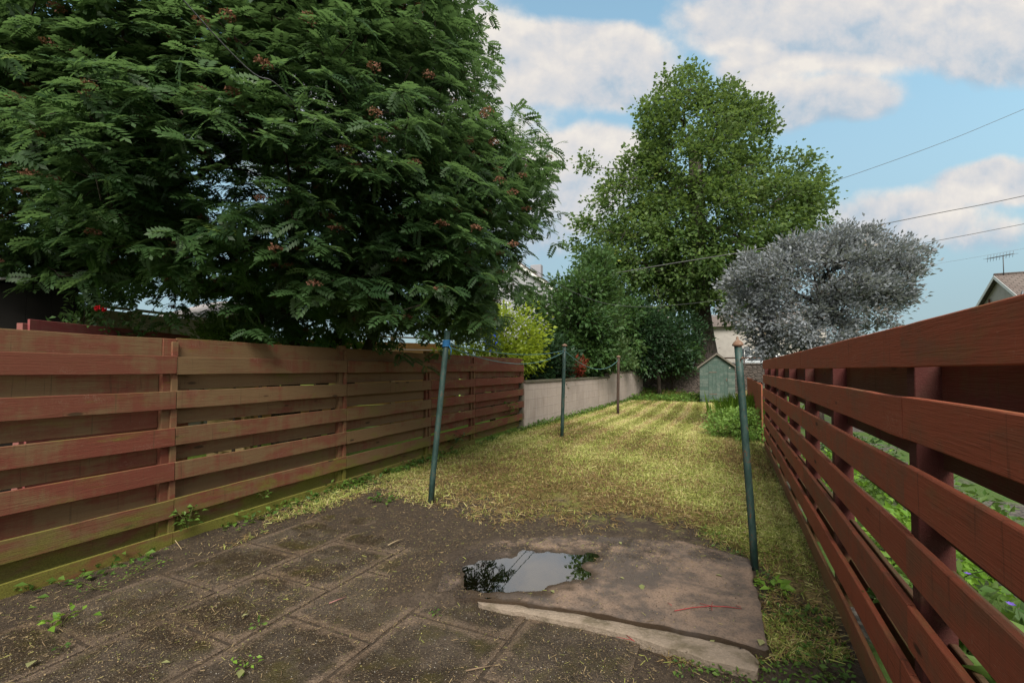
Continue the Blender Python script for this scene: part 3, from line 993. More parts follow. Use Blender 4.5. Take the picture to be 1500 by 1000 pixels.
k1 = p1b.lerp(p1t, .93); k2 = p2b.lerp(p2t, .955); k3 = p3b.lerp(p3t, .95)
q = MB(); q.tube(sag(k1, k2, .10), .005, 6); q.build('line', CORD)
o = bpy.data.objects['line']; o.name = 'clothes_line'
tag(o, 'upper blue green washing line from the leaning pole to the wall pole', 'washing line', 'washing lines between the poles')
q = MB(); q.tube(sag(k1 - Vector((0, 0, .02)), k2 - Vector((0, 0, .02)), .22), .005, 6); o = q.build('clothes_line', CORD)
tag(o, 'lower slack washing line from the leaning pole to the wall pole', 'washing line', 'washing lines between the poles')
q = MB(); q.tube(sag(k2, k3, .33), .006, 6); o = q.build('clothes_line', CORD)
tag(o, 'sagging washing line between the wall pole and the farthest brown pole', 'washing line', 'washing lines between the poles')
q = MB()
dd = (p1t - p1b).normalized()
hel = []
for i in range(61):
    a = i / 60 * 2 * math.pi * 6
    c_ = k1 + dd * (-.035 + .07 * i / 60)
    hel.append(c_ + Vector((math.cos(a), math.sin(a), 0)) * .037)
q.tube(hel, .006, 6)
q.tube([k1 + Vector((.03, -.02, -.02)), k1 + Vector((.055, -.03, -.06)), k1 + Vector((.05, -.02, -.12))], .005, 6)
o = q.build('cord_knot', BLUEC); tag(o, 'bright blue cord wound round the leaning left pole', 'cord')

# overhead cables, strung between houses out of the picture
CG = 'overhead cables across the sky'


def cable(pts, r, label, mat=GREYC):
    # smooth polyline through points
    q = MB(); P_ = [Vector(p) for p in pts]
    out_ = []
    for i in range(len(P_) - 1):
        p0 = P_[max(i - 1, 0)]; p1 = P_[i]; p2 = P_[i + 1]; p3 = P_[min(i + 2, len(P_) - 1)]
        for j in range(10):
            u_ = j / 10
            out_.append(.5 * ((2 * p1) + (p2 - p0) * u_ + (2 * p0 - 5 * p1 + 4 * p2 - p3) * u_ ** 2 + (3 * p1 - p0 - 3 * p2 + p3) * u_ ** 3))
    out_.append(P_[-1])
    q.tube(out_, r, 6)
    o = q.build('overhead_cable', mat); tag(o, label, 'cable', CG)


cable([(-3.2, -.6, 5.2), at(268, 0, 2.7), at(410, 128, 3.4), at(500, 213, 4.2), at(700, 345, 6.5), at(890, 445, 12), at(1025, 443, 16), at(1200, 415, 17), at(1380, 385, 18), at(1500, 364, 18.5), at(1900, 290, 20)], .0045,
      'grey cable sagging from the upper left over the tree to the far garden', simple_mat('pale_cable', (.13, .13, .14), .6))
cable([at(760, 425, 22), at(960, 390, 18.6), at(1100, 367, 18.4), at(1260, 335, 18.6), at(1380, 311, 19), at(1500, 287, 19.5), at(1900, 200, 22)], .016, 'thickest dark cable passing just above the silver tree')
cable([at(1150, 392, 22), at(1375, 352, 21), at(1500, 328, 21), at(1900, 250, 22)], .014, 'middle dark cable leaving the top right of the silver tree')
cable([at(1080, 312, 24), at(1215, 268, 24), at(1370, 213, 24), at(1500, 160, 24.5), at(1900, -10, 27)], .013, 'faint highest cable running from the tall tree to the right edge')


# ------------------------------------------------------------------ vegetation tools
def nrmz(a): return a / np.maximum(np.linalg.norm(a, axis=-1, keepdims=True), 1e-9)


def frames(d, n):
    y = nrmz(d); z = nrmz(n - (n * y).sum(1, keepdims=True) * y); x = np.cross(y, z)
    return np.stack([x, y, z], 2)          # columns


def instance(TV, TQ, pos, M, sc, rnd):
    N = len(pos); m_ = len(TV)
    V_ = np.einsum('nij,mj->nmi', M, TV) * np.asarray(sc).reshape(N, 1, -1) + pos[:, None, :]
    Q_ = TQ[None] + (np.arange(N) * m_)[:, None, None]
    return V_.reshape(-1, 3), Q_.reshape(-1, TQ.shape[1]), np.repeat(rnd, m_)


def leaf_simple(w=.5, fold=.12, droop=.15):
    V_ = np.array([(0, 0, 0), (-w / 2, .42, fold), (0, .5, -droop * .25), (w / 2, .42, fold), (0, 1, -droop)])
    Q_ = np.array([(0, 2, 1, 1), (0, 3, 2, 2)])
    return np.array([(0, 0, 0), (-w / 2, .45, fold), (0, 1, -droop), (w / 2, .45, fold), (0, .45, -.02)]), np.array([(0, 4, 2, 1), (0, 3, 2, 4)])


def leaf_pinnate(pairs=6):
    vs = []; qs = []

    def dia(b, d, n_, L, w_):
        d = np.array(d) / np.linalg.norm(d); n_ = np.array(n_)
        x = np.cross(d, n_); k0 = len(vs)
        b = np.array(b)
        vs.extend([b, b + d * L * .5 + x * w_ / 2, b + d * L, b + d * L * .5 - x * w_ / 2]); qs.append((k0, k0 + 1, k0 + 2, k0 + 3))
    zc = lambda y: .10 * math.sin(y * 2.0) - .42 * y * y
    for i in range(pairs):
        y = .2 + .68 * i / (pairs - 1)
        L = .36 * (1 - .35 * abs(i / (pairs - 1) - .45))
        for sx in (-1, 1):
            dia((0, y, zc(y)), (sx * 1.0, .55, -.22), (sx * .1, .2, 1), L, .15)
    dia((0, .86, zc(.86)), (0, 1, -.75), (0, .6, 1), .34, .14)
    # rachis
    k0 = len(vs)
    vs.extend([np.array((-.008, 0, 0)), np.array((.008, 0, 0)), np.array((.006, .9, zc(.9))), np.array((-.006, .9, zc(.9)))]); qs.append((k0, k0 + 1, k0 + 2, k0 + 3))
    return np.array(vs), np.array(qs)


def leaf_maple():
    # lobed leaf from quads
    V_ = np.array([(0, 0, 0), (-.30, .10, -.03), (-.52, .38, -.10), (-.24, .50, .03), (-.26, .80, -.08), (0, .55, -.03), (0, 1.0, -.16), (.26, .80, -.08), (.24, .50, .03), (.52, .38, -.10), (.30, .10, -.03)])
    Q_ = np.array([(0, 3, 2, 1), (0, 5, 4, 3), (5, 6, 4, 5), (0, 8, 5, 0), (0, 10, 9, 8), (5, 8, 7, 6)])
    Q_ = np.array([(0, 3, 2, 1), (0, 5, 4, 3), (0, 8, 7, 5), (0, 10, 9, 8), (5, 7, 6, 4)])
    return V_, Q_


def sample_env(lobes, M_, shell=.5, seed=0, bias=None):
    r = np.random.default_rng(seed)
    vol = np.array([np.prod(l[1]) ** .72 * (l[2] if len(l) > 2 else 1) for l in lobes]); vol /= vol.sum()
    pts = []
    while len(pts) < M_:
        l = lobes[r.choice(len(lobes), p=vol)]
        d = r.normal(size=3); d /= np.linalg.norm(d)
        rad = (shell ** 3 + (1 - shell ** 3) * r.random()) ** (1 / 3)
        p = np.array(l[0]) + d * rad * np.array(l[1])
        if bias is not None and r.random() > bias(p): continue
        # drop points deep inside another lobe
        deep = False
        for l2 in lobes:
            if l2 is not l and np.sum(((p - np.array(l2[0])) / np.array(l2[1])) ** 2) < (shell * .9) ** 2: deep = True
        if deep and r.random() < .7: continue
        pts.append(p)
    return np.array(pts)


def skeleton(trunk_pts, clumps, twig_r=.008, power=.5, up=.35, seed=0, jag=.05):
    """connect every clump to the nearest part of the growing tree; radii by the number of twigs carried"""
    r = np.random.default_rng(seed)
    nodes = [np.array(p, float) for p in trunk_pts]; par = [-1] + list(range(len(trunk_pts) - 1))
    base = np.array(trunk_pts[-1])
    order = np.argsort(np.linalg.norm(clumps - base, axis=1))
    arr = np.zeros((len(nodes) + len(clumps) * 2, 3)); arr[:len(nodes)] = nodes; n = len(nodes)
    dep = np.zeros(len(arr)); 
    first = max(0, len(trunk_pts) // 2)
    tip_of = []
    for ci in order:
        c_ = clumps[ci]
        d = np.linalg.norm(arr[first:n] - c_, axis=1) + up * np.maximum(0, arr[first:n, 2] - c_[2]) + dep[first:n] * .25
        k_ = int(np.argmin(d)) + first
        # a bent mid node
        mid = arr[k_] * .5 + c_ * .5 + r.normal(size=3) * jag * np.linalg.norm(c_ - arr[k_]) + np.array((0, 0, -.04 * np.linalg.norm(c_ - arr[k_])))
        arr[n] = mid; par.append(k_); dep[n] = dep[k_] + np.linalg.norm(mid - arr[k_]); n += 1
        arr[n] = c_; par.append(n - 1); dep[n] = dep[n - 1] + np.linalg.norm(c_ - mid); n += 1
        tip_of.append((ci, n - 1))
    cnt = np.zeros(n)
    for ci, k_ in tip_of: cnt[k_] += 1
    for i in range(n - 1, 0, -1): cnt[par[i]] += cnt[i]
    rad = twig_r * np.maximum(cnt, 1) ** power
    return arr[:n], par, rad, dict(tip_of)


def branch_mesh(name, arr, par, rad, mat, parent, ntrunk, trunk_rad, minr=0.0, sides=5, root_flare=1.35):
    q = MB()
    tp = [Vector(arr[i]) for i in range(ntrunk)]
    rr = [trunk_rad * (1.0 - .45 * i / max(1, ntrunk - 1)) for i in range(ntrunk)]; rr[0] *= root_flare
    q.tube(tp, rr, 12, tone=1)
    for i in range(ntrunk, len(arr)):
        r1 = rad[i]; r0 = min(rad[par[i]], rad[i] * 1.35) if par[i] >= ntrunk else min(rad[i] * 1.5, trunk_rad * .6)
        if r0 < minr: continue
        a, b = Vector(arr[par[i]]), Vector(arr[i])
        if (a - b).length < 1e-4: continue
        n_ = 7 if r0 > .03 else (sides if r0 > .012 else 4)
        q.tube([a, b], [min(r0, trunk_rad * .6), min(r1, trunk_rad * .5)], n_, tone=.5, cap=False)
    return q.build(name, mat, parent)


def bark_mat(name, a, b):
    m, t, out = material(name)
    co = t.n('ShaderNodeTexCoord').outputs['Object']
    s1 = t.noise(t.scale(co, (9, 9, 1.6)), 2.0, 6, .65, .5); s2 = t.noise(co, 3, 4, .6)
    c = t.mix(t.ss(s1, .35, .65), a, b)
    c = t.mix(t.m('MULTIPLY', t.ss(s2, .5, .7), .4), c, (.06, .065, .035))
    principled(t, out, c, .95, t.bump(s1, .9, .03), .15)
    return m


BARK_D = bark_mat('dark_bark', (.022, .017, .014), (.07, .055, .045))
BARK_G = bark_mat('grey_bark', (.03, .026, .024), (.11, .09, .08))


def leaves(name, clumps, base, per, spread, size, tmpl, mat, parent, seed, droop=.25, up=.6, out_w=1.0, rvar=.35, flat=.75, twig=.35):
    r = np.random.default_rng(seed)
    N = len(clumps) * per
    c_ = np.repeat(clumps, per, 0)
    off = r.normal(size=(N, 3)) * np.array((spread, spread, spread * flat)) * .62
    pos = c_ + off
    outd = nrmz(c_ - np.array(base))
    d = outd * out_w + nrmz(off) * 1.1 + r.normal(size=(N, 3)) * .45; d[:, 2] -= droop
    nn_ = r.normal(size=(N, 3)) * .55 + outd * .45; nn_[:, 2] += up
    sc = size * (1 + rvar * (r.random(N) - .5) * 2)
    crnd = np.repeat(r.random(len(clumps)), per)
    rn = np.clip(.55 * crnd + .45 * r.random(N), 0, 1)
    TV, TQ = tmpl
    V_, Q_, rr = instance(TV, TQ, pos, frames(d, nn_), sc, rn)
    return mesh_np(name, V_, Q_, mat, rr, None, parent)


# ------------------------------------------------------------------ rowan tree (left)
ROWAN = leaf_mat('rowan_leaf', (.024, .062, .022), (.088, .165, .050), (.095, .145, .080), .47, .48, .35, (.18, .25, .05))
FLOW = leaf_mat('faded_rowan_flower', (.13, .062, .042), (.26, .135, .088), (.20, .10, .065), .2, .8, .1)


def rowan_tree():
    base = Vector((-3.25, 6.7, 0))
    th = thing('rowan_tree', 'huge dark green rowan tree with brown flower heads overhanging the left fence', 'tree', base)
    lobes = [((-.1, .1, 4.7), (4.0, 3.1, 3.7)), ((-3.4, -.9, 3.9), (2.6, 2.0, 1.9)), ((.6, -2.0, 3.4), (2.2, 1.35, 1.5)),
             ((2.15, -.9, 2.85), (1.15, 1.3, 1.15)), ((2.6, .2, 3.6), (1.35, 1.7, 1.7)), ((-1.2, -1.6, 5.6), (3.0, 1.6, 2.2)), ((.9, -.6, 6.9), (2.2, 2.2, 1.8)),
             ((-5.4, -1.5, 4.6), (1.9, 1.9, 2.3)), ((2.55, -1.75, 2.25), (.52, .5, .62), 1.5)]
    # keep leaves off the camera's own spot and above the fence line behind it

    def bias(p):
        b_ = 1.0 if p[1] < 1.2 else .45
        if p[2] > 7.4: b_ *= .7
        yw = p[1] + base.y
        if yw < 2.6: return 0.0
        s_ = (p[0] + base.x - LA.x) * LN.x + (yw - LA.y) * LN.y
        if s_ > .0 and p[2] < 1.85: return 0.0
        if p[0] + base.x < -.47 * yw and p[2] < 2.0 + .3 * max(0, 5.5 - yw): return .03
        if p[2] < 1.5: return 0.0
        px = 750 + F * (p[0] + base.x) / yw; py = 541 - F * (p[2] - CAMH) / yw
        if px > np.interp(py, (-200, 0, 100, 170, 240, 300, 350, 430, 520), (600, 668, 700, 740, 790, 778, 765, 725, 690)): return 0.0
        if px < 335 and py > 428: return .07 if py < 442 else .012
        if px < 335 and py > 405: b_ *= .5
        if 335 <= px < 500 and py > 478: return .04
        if 500 <= px < 650 and py > 476 and yw > 6: return .04
        if 600 < px < 690 and py > 478 and yw < 5.3: return 0.0
        return b_
    cl = sample_env(lobes, 2600, .5, 3, bias)
    trunk = [(0, 0, -.1), (.02, .0, .5), (-.03, .03, 1.0), (.05, .0, 1.6), (-.05, .05, 2.2), (.05, .1, 2.9), (0, .0, 3.6), (.1, .05, 4.4)]
    arr, par, rad, tips = skeleton(trunk, cl, .0052, .50, .3, 5, .07)
    branch_mesh('trunk', arr, par, rad, BARK_D, th, len(trunk), .15, 0.0, 5, 1.3)
    q = MB()
    for (x, y, tx, ty) in ((.28, .1, .9, .1), (-.22, .15, -.9, .3), (.5, .25, 1.5, .3)):
        q.tube([(x, y, -.1), (x * 1.2, y, .9), (x * 1.5 + tx * .2, y, 1.7), (tx, ty, 2.8), (tx * 1.5, ty * 1.2, 3.8)], [.11, .09, .08, .06, .035], 9)
    q.build('stem', BARK_D, th)
    # rosettes of pinnate leaves
    r = np.random.default_rng(21)
    K = 6; NL = 6
    ros = np.repeat(cl, K, 0) + r.normal(size=(len(cl) * K, 3)) * np.array((.23, .23, .15))
    nR = len(ros)
    outd = nrmz(ros - np.array((0, .3, 3.4)))
    az = r.random(nR) * 6.28
    pos = np.repeat(ros, NL, 0)
    ang = np.repeat(az, NL) + np.tile(np.arange(NL) * 6.283 / NL, nR) + r.normal(size=nR * NL) * .35
    d = np.stack([np.cos(ang), np.sin(ang), r.normal(size=nR * NL) * .25 - .12], 1) + np.repeat(outd, NL, 0) * np.array((.85, .85, .35))
    nn_ = np.repeat(outd, NL, 0) * .45 + r.normal(size=(nR * NL, 3)) * .28; nn_[:, 2] += .8
    sc = .158 * (1 + .55 * (r.random(nR * NL) - .5) * 2)
    rn = np.clip(np.repeat(np.repeat(r.random(len(cl)), K), NL) * .5 + np.repeat(r.random(nR), NL) * .35 + .15 * r.random(nR * NL), 0, 1)
    TV, TQ = leaf_pinnate(6)
    V_, Q_, rr = instance(TV, TQ, pos, frames(d, nn_), sc, rn)
    mesh_np('crown', V_, Q_, ROWAN, rr, None, th)
    # flower heads
    pick = r.random(nR) < .06
    fc = ros[pick] + outd[pick] * .15 + np.array((0, 0, .05))
    n_ = 64
    pos = np.repeat(fc, n_, 0); m_ = len(pos)
    a = r.random(m_) * 6.28; rd = np.sqrt(r.random(m_)) * .062
    pos = pos + np.stack([np.cos(a) * rd, np.sin(a) * rd, .03 * np.cos(rd / .062 * 1.4) + r.normal(size=m_) * .006], 1)
    TV, TQ = leaf_simple(.8, .1, .1)
    d = r.normal(size=(m_, 3)); nn_ = r.normal(size=(m_, 3)) + np.array((0, 0, .8))
    V_, Q_, rr = instance(TV, TQ, pos, frames(d, nn_), .021 * (.7 + .6 * r.random(m_)), r.random(m_))
    mesh_np('flower_heads', V_, Q_, FLOW, rr, None, th)


rowan_tree()


# ------------------------------------------------------------------ generic tree or shrub
def plant(name, label, cat, base, lobes, nclump, per, spread, size, mat, tmpl, seed, trunk=None, trunk_r=.1, bark=BARK_D, shell=.5,
          group=None, droop=.25, up=.6, twig=.006, flat=.75, minr=0.0, power=.5, crown='crown', wood='trunk', bias=None, **kw):
    th = thing(name, label, cat, base, 0, group)
    cl = sample_env(lobes, nclump, shell, seed, bias)
    c0 = np.mean([l[0] for l in lobes], 0)
    if trunk is None:
        trunk = [(0, 0, -.05), (0, 0, c0[2] * .3), (c0[0] * .3, c0[1] * .3, c0[2] * .6), (c0[0] * .6, c0[1] * .6, c0[2] * .9)]
    arr, par, rad, tips = skeleton(trunk, cl, twig, power, .3, seed)
    branch_mesh(wood, arr, par, rad, bark, th, len(trunk), trunk_r, minr)
    leaves(crown, cl, c0 * np.array((1, 1, .7)), per, spread, size, tmpl, mat, th, seed + 1, droop, up, flat=flat, **kw)
    return th


MAPLE = leaf_maple()
SYC = leaf_mat('sycamore_leaf', (.036, .084, .022), (.145, .215, .055), (.12, .18, .07), .42, .5, .3, (.24, .28, .06))
tb = at(1036, 500, 26.0)
tbase = Vector((tb.x, 26.0, .9))
L_ = lambda px, py, Y, rx, ry, rz, w_=1: ((at(px, py, Y).x - tbase.x, Y - tbase.y, at(px, py, Y).z - tbase.z), (rx, ry, rz), w_)
plant('sycamore_tree', 'tall leafy green broadleaf tree standing behind the shed and stone wall', 'tree', tbase,
      [L_(1035, 340, 26, 5.2, 5, 4.0), L_(1020, 215, 26, 3.4, 4, 3.6), L_(1130, 320, 25.5, 3.0, 3.2, 2.2), L_(935, 375, 25.5, 2.9, 3.4, 2.9),
       L_(1000, 140, 26, 1.5, 2, 1.5), L_(1050, 410, 24.5, 3.0, 3, 1.8), L_(1180, 285, 26, 1.4, 1.7, 1.3), L_(940, 265, 26, 1.8, 2, 1.9), L_(866, 240, 26, .8, .9, .4, .35), L_(950, 440, 25, 2.6, 2.5, 2.3), L_(1085, 205, 26, 1.5, 2.2, 2.0), L_(860, 350, 25, .9, 1.2, 1.2), L_(1010, 100, 26, .5, .6, .7, .6), L_(920, 305, 26, 2.2, 2.2, 2.2), L_(1030, 270, 22.6, 1.7, .9, 3.0, 1.5), L_(1020, 370, 22.4, 1.6, .9, 1.6), L_(968, 185, 26, 1.6, 1.8, 1.7), L_(1068, 160, 26, 1.3, 1.5, 1.4), L_(1150, 255, 26, 1.5, 1.6, 1.3), L_(1078, 452, 24.3, .9, 1, 1.3), L_(900, 415, 25, 2.0, 2, 2.0)],
      1300, 54, .46, .165, SYC, MAPLE, 31,
      trunk=[(0, 0, -.2), (-.05, 0, 1.2), (-.25, 0, 2.6), (-.4, 0, 4.2), (-.3, 0, 6.2), (-.5, .1, 8.5), (-.4, .1, 11), (-.6, 0, 13.5)], trunk_r=.66, bark=BARK_G, shell=.55, droop=.45, twig=.011, minr=.0, rvar=.4)

SILV = leaf_mat('silver_leaf', (.070, .085, .095), (.28, .30, .335), (.34, .36, .39), .2, .55, .3, (.20, .16, .125))
sbase = Vector((at(1195, 520, 10.2).x, 10.2, 0))
S_ = lambda px, py, Y, rx, ry, rz, w_=1: ((at(px, py, Y).x - sbase.x, Y - sbase.y, at(px, py, Y).z), (rx, ry, rz), w_)
plant('silver_tree', 'rounded silvery grey leaved tree rising behind the right fence', 'tree', sbase,
      [S_(1195, 405, 10.2, 1.35, 1.3, .92), S_(1110, 412, 10, .70, .9, .62), S_(1100, 455, 9.8, .5, .6, .45), S_(1275, 395, 10.2, .95, 1.0, .72), S_(1318, 378, 10.2, .55, .7, .42), S_(1150, 478, 9.8, .75, .8, .62),
       S_(1250, 455, 10, .85, .8, .62), S_(1338, 375, 10.3, .26, .4, .22, .8), S_(1230, 358, 10.2, .8, .8, .30), S_(1300, 430, 10.1, .35, .6, .35), S_(1150, 372, 10.2, .5, .6, .30), S_(1205, 490, 9.7, .7, .6, .45), S_(1120, 512, 9.8, .35, .4, .3)],
      600, 74, .165, .080, SILV, leaf_simple(.55, .1, .15), 41,
      trunk=[(0, 0, -.1), (.03, 0, .6), (-.05, 0, 1.1), (-.02, .05, 1.6), (-.1, 0, 2.1), (0, 0, 2.6)], trunk_r=.11, bark=BARK_D, shell=.5, droop=-.1, twig=.005)

# shrubs and small trees behind the block wall
MIDG = leaf_mat('shrub_leaf', (.022, .060, .018), (.080, .155, .038), (.09, .14, .06), .3, .5, .3)
DARKG = leaf_mat('dark_shrub_leaf', (.010, .030, .013), (.036, .080, .028), (.04, .08, .04), .25, .5, .3)
GOLD = leaf_mat('golden_leaf', (.14, .22, .020), (.36, .44, .04), (.34, .40, .05), .45, .5, .3)
PALEG = leaf_mat('pale_shrub_leaf', (.035, .075, .022), (.11, .17, .055), (.11, .16, .07), .3, .5, .3)
REDL = leaf_mat('red_leaf', (.10, .018, .012), (.30, .06, .03), (.2, .05, .03), .3, .5, .3)
FRESH = leaf_mat('fresh_green_leaf', (.09, .20, .022), (.24, .40, .05), (.15, .25, .04), .4, .5, .3)
FRESH2 = leaf_mat('soft_green_leaf', (.11, .22, .04), (.30, .45, .11), (.24, .36, .12), .4, .5, .3)
WEED = leaf_mat('weed_leaf', (.042, .10, .020), (.15, .25, .042), (.11, .17, .05), .35, .5, .3)
OVAL = leaf_simple(.55, .1, .2)
NARROW = leaf_simple(.25, .06, .3)
SHG = 'shrubs behind the block wall'


def shrub(label, px, py_top, py_mid, Y, rx, mat, n, size, seed, name='garden_shrub', group=SHG, per=32, spread=.3, py_base=None, tmpl=OVAL, extra=(), cat='shrub', z0=0.0, trunk_r=.06, droop=.15):
    if group == SHG and px < 930:
        Yw = WA.y + on_line(WA, WD, px) * WD.y
        Y2 = max(Y, Yw + 1.0 + rx * .75)
        rx *= Y2 / Y; size *= (Y2 / Y) ** .5; Y = Y2; size *= 1.3; spread *= .85
    elif group == SHG: group = 'bushes at the end of the lawn'
    c_ = at(px, py_mid, Y); top = at(px, py_top, Y).z
    base = Vector((c_.x, Y, z0))
    def keepback(p):
        X_, Y_, Z_ = p[0] + base.x, p[1] + base.y, p[2] + z0
        sd__ = (X_ - WA.x) * -WD.y + (Y_ - WA.y) * WD.x
        if px < 930 and sd__ < .35 and Z_ < 1.55: return 0.0
        if px > 930: return 0.0 if Z_ < 1.25 else (.35 if Z_ < 1.8 else 1.0)
        return 1.0 if sd__ > -.25 else .1
    kw_ = dict(bias=keepback) if group in (SHG, 'bushes at the end of the lawn') else {}
    rz_ = top - c_.z
    sr = np.random.default_rng(seed + 900)
    sub = []
    for _ in range(6):
        a_ = sr.random() * 6.283; e_ = sr.random() * 1.3 - .25
        q_ = .72 + .25 * sr.random(); k2_ = .32 + .25 * sr.random()
        sub.append(((rx * q_ * math.cos(a_) * math.cos(e_), rx * .85 * q_ * math.sin(a_) * math.cos(e_), c_.z - z0 + rz_ * q_ * math.sin(e_)), (rx * k2_, rx * k2_, rz_ * k2_)))
    extra = list(extra) + sub
    rx *= .82; top = c_.z + rz_ * .85
    lob = [((0, 0, c_.z - z0), (rx, rx * .85, top - c_.z))] + [tuple(e) for e in extra]
    return plant(name, label, cat, base, lob, n, per, spread, size, mat, tmpl, seed, trunk_r=trunk_r, group=group, droop=droop, shell=.45, twig=.006, **kw_)


shrub('mid green small tree rising above the block wall between the two big trees', 845, 380, 462, 17.0, 1.75, MIDG, 510, .13, 51, 'small_tree', SHG, cat='tree', spread=.36, trunk_r=.09,
      extra=[((-.9, -.3, 2.1), (1.1, 1.0, 1.1)), ((.9, -.6, 1.9), (1.2, 1.0, 1.1))])
shrub('dark green bush low behind the near end of the block wall', 800, 505, 545, 12.6, 1.0, DARKG, 187, .10, 52)
shrub('bushy green shrub above the wall between the two far poles', 862, 492, 535, 14.5, 1.1, MIDG, 221, .11, 53)
shrub('greyish green shrub just left of the farthest pole', 893, 500, 535, 17.5, 1.15, PALEG, 204, .11, 54)
shrub('red leaved shrub low behind the block wall', 838, 528, 549, 13.4, .45, REDL, 68, .09, 55, spread=.2)
shrub('broad dark green bush hanging over the far end of the block wall', 965, 452, 520, 22.6, 2.0, DARKG, 442, .16, 56, spread=.42, trunk_r=.1, extra=[((-.9, -.3, 1.9), (1.0, 1.0, .8))])
shrub('leafy green shrub in front of the pale house left of the tall tree', 915, 455, 505, 21.5, 1.6, MIDG, 289, .15, 57, spread=.4)
shrub('golden yellow shrub glowing above the far end of the brown fence', 722, 452, 500, 12.2, 1.0, GOLD, 255, .10, 58, 'golden_shrub', None, spread=.27,
      extra=[((.75, .2, 1.75), (.6, .6, .4)), ((-.5, -.7, 1.7), (.8, .45, .25)), ((.4, -.75, 1.68), (.6, .4, .22))])
shrub('tall green shrub at the left foot of the tall tree', 985, 470, 535, 23.3, 1.4, MIDG, 204, .16, 59, spread=.4)

# plants by the right fence end
for i, (px, py, Yy, rx, h, mat_, lab) in enumerate((
        (1097, 640, 8.9, .46, .62, WEED, 'rounded leafy green plant at the far end of the red slatted fence'),
        (1104, 606, 11.3, .55, .62, FRESH, 'bright fresh green clump of long leaves in front of the low red fence'))):
    b = G(px, py); b = Vector((at(px, 600, Yy).x, Yy, 0))
    nm = 'garden_plant'
    if i == 0:
        plant(nm, lab, 'plant', b, [((0, 0, h * .45), (rx, rx, h * .55)), ((-.15, .5, h * .4), (rx * .9, rx, h * .5))], 220, 18, .10, .055, FRESH2, OVAL, 61, trunk_r=.02, twig=.002, shell=.4, crown='foliage', wood='stem')
    else:
        th = thing(nm, lab, 'plant', b)
        r = np.random.default_rng(62); N = 1300
        pos = np.stack([r.normal(size=N) * .30, r.normal(size=N) * .4, np.zeros(N)], 1)
        d = np.stack([r.normal(size=N) * .35, r.normal(size=N) * .35, np.ones(N)], 1)
        V_, Q_, rr = instance(*leaf_simple(.09, .02, .12), pos, frames(d, r.normal(size=(N, 3))), .5 + .35 * r.random(N), r.random(N))
        mesh_np('foliage', V_, Q_, FRESH, rr, None, th)

# weeds at the fence foot and on the fence
WG = 'weeds along the fences'


def weed(label, loc, n, size, spread, h, seed, mat=WEED, tmpl=OVAL):
    th = thing('weed', label, 'weed', loc, 0, WG)
    r = np.random.default_rng(seed)
    pos = np.stack([r.normal(size=n) * spread * .5, r.normal(size=n) * spread * .5, h * r.random(n) ** .8], 1)
    d = np.stack([pos[:, 0] / spread + r.normal(size=n) * .5, pos[:, 1] / spread + r.normal(size=n) * .5, .2 + r.random(n) * .4 - .2], 1)
    nn_ = r.normal(size=(n, 3)) * .4 + np.array((0, 0, 1))
    V_, Q_, rr = instance(*tmpl, pos, frames(d, nn_), size * (.6 + .8 * r.random(n)), r.random(n))
    mesh_np('foliage', V_, Q_, mat, rr, None, th)
    q = MB()
    for i in range(0, n, 6): q.tube([(0, 0, -.01), tuple(pos[i] * np.array((.5, .5, .6))), tuple(pos[i])], .0018, 4)
    q.build('stem', WEEDST, th)


WEEDST = simple_mat('weed_stem', (.10, .10, .03), .8)
fl = lambda s_, off, z=0: LA + LD * s_ - LN * off + Vector((0, 0, z))
weed('leafy green weed growing beside the fence post with the pale stalk', fl(left_s(272), .07, .12), 46, .048, .11, .15, 71)
weed('tiny green weed on the slats right of the leafy post weed', fl(left_s(385), .05, .17), 18, .036, .07, .06, 72)
weed('green weed poking through the slats near the far end of the brown fence', fl(left_s(742), .05, .42), 60, .075, .20, .26, 73)
weed('blue green weed at the fence foot behind the leaning pole', fl(left_s(665), .05, .15), 50, .07, .16, .12, 74, PALEG)
for i, (px, py, n, sz, spd, hh_, lab) in enumerate((
        (90, 915, 22, .045, .10, .05, 'small upright weed on the paving near the front left corner'),
        (88, 950, 10, .025, .03, .02, 'tiny bright green seedling in front of the small upright weed'),
        (140, 860, 40, .018, .16, .02, 'low straggling weed in the joint below the algae green board'),
        (210, 832, 46, .018, .20, .02, 'trailing weed patch at the foot of the fence left of the post'),
        (455, 750, 24, .030, .12, .03, 'weed tuft by the fence foot left of the lawn corner'),
        (380, 915, 12, .022, .05, .02, 'yellow green sprig on the paving in the middle foreground'),
        (360, 975, 16, .024, .06, .02, 'green sprig in the paving joint at the bottom edge'),
        (637, 900, 12, .022, .04, .025, 'yellowish sprig beside the broken corner of the slab'),
        (560, 735, 40, .05, .14, .06, 'dark leafy weed on the bare soil between fence and leaning pole'),
        (1130, 862, 26, .06, .09, .05, 'broad leaved dock beside the foot of the rusty capped pole'),
        (1165, 905, 40, .03, .12, .05, 'leafy weed in the strip between slab and red fence'),
        (1205, 980, 46, .03, .13, .05, 'nearest leafy weed in the strip beside the red fence'))):
    weed(lab, G(px, py, .012), n, sz, spd, hh_, 80 + i, WEED if i % 3 else FRESH)

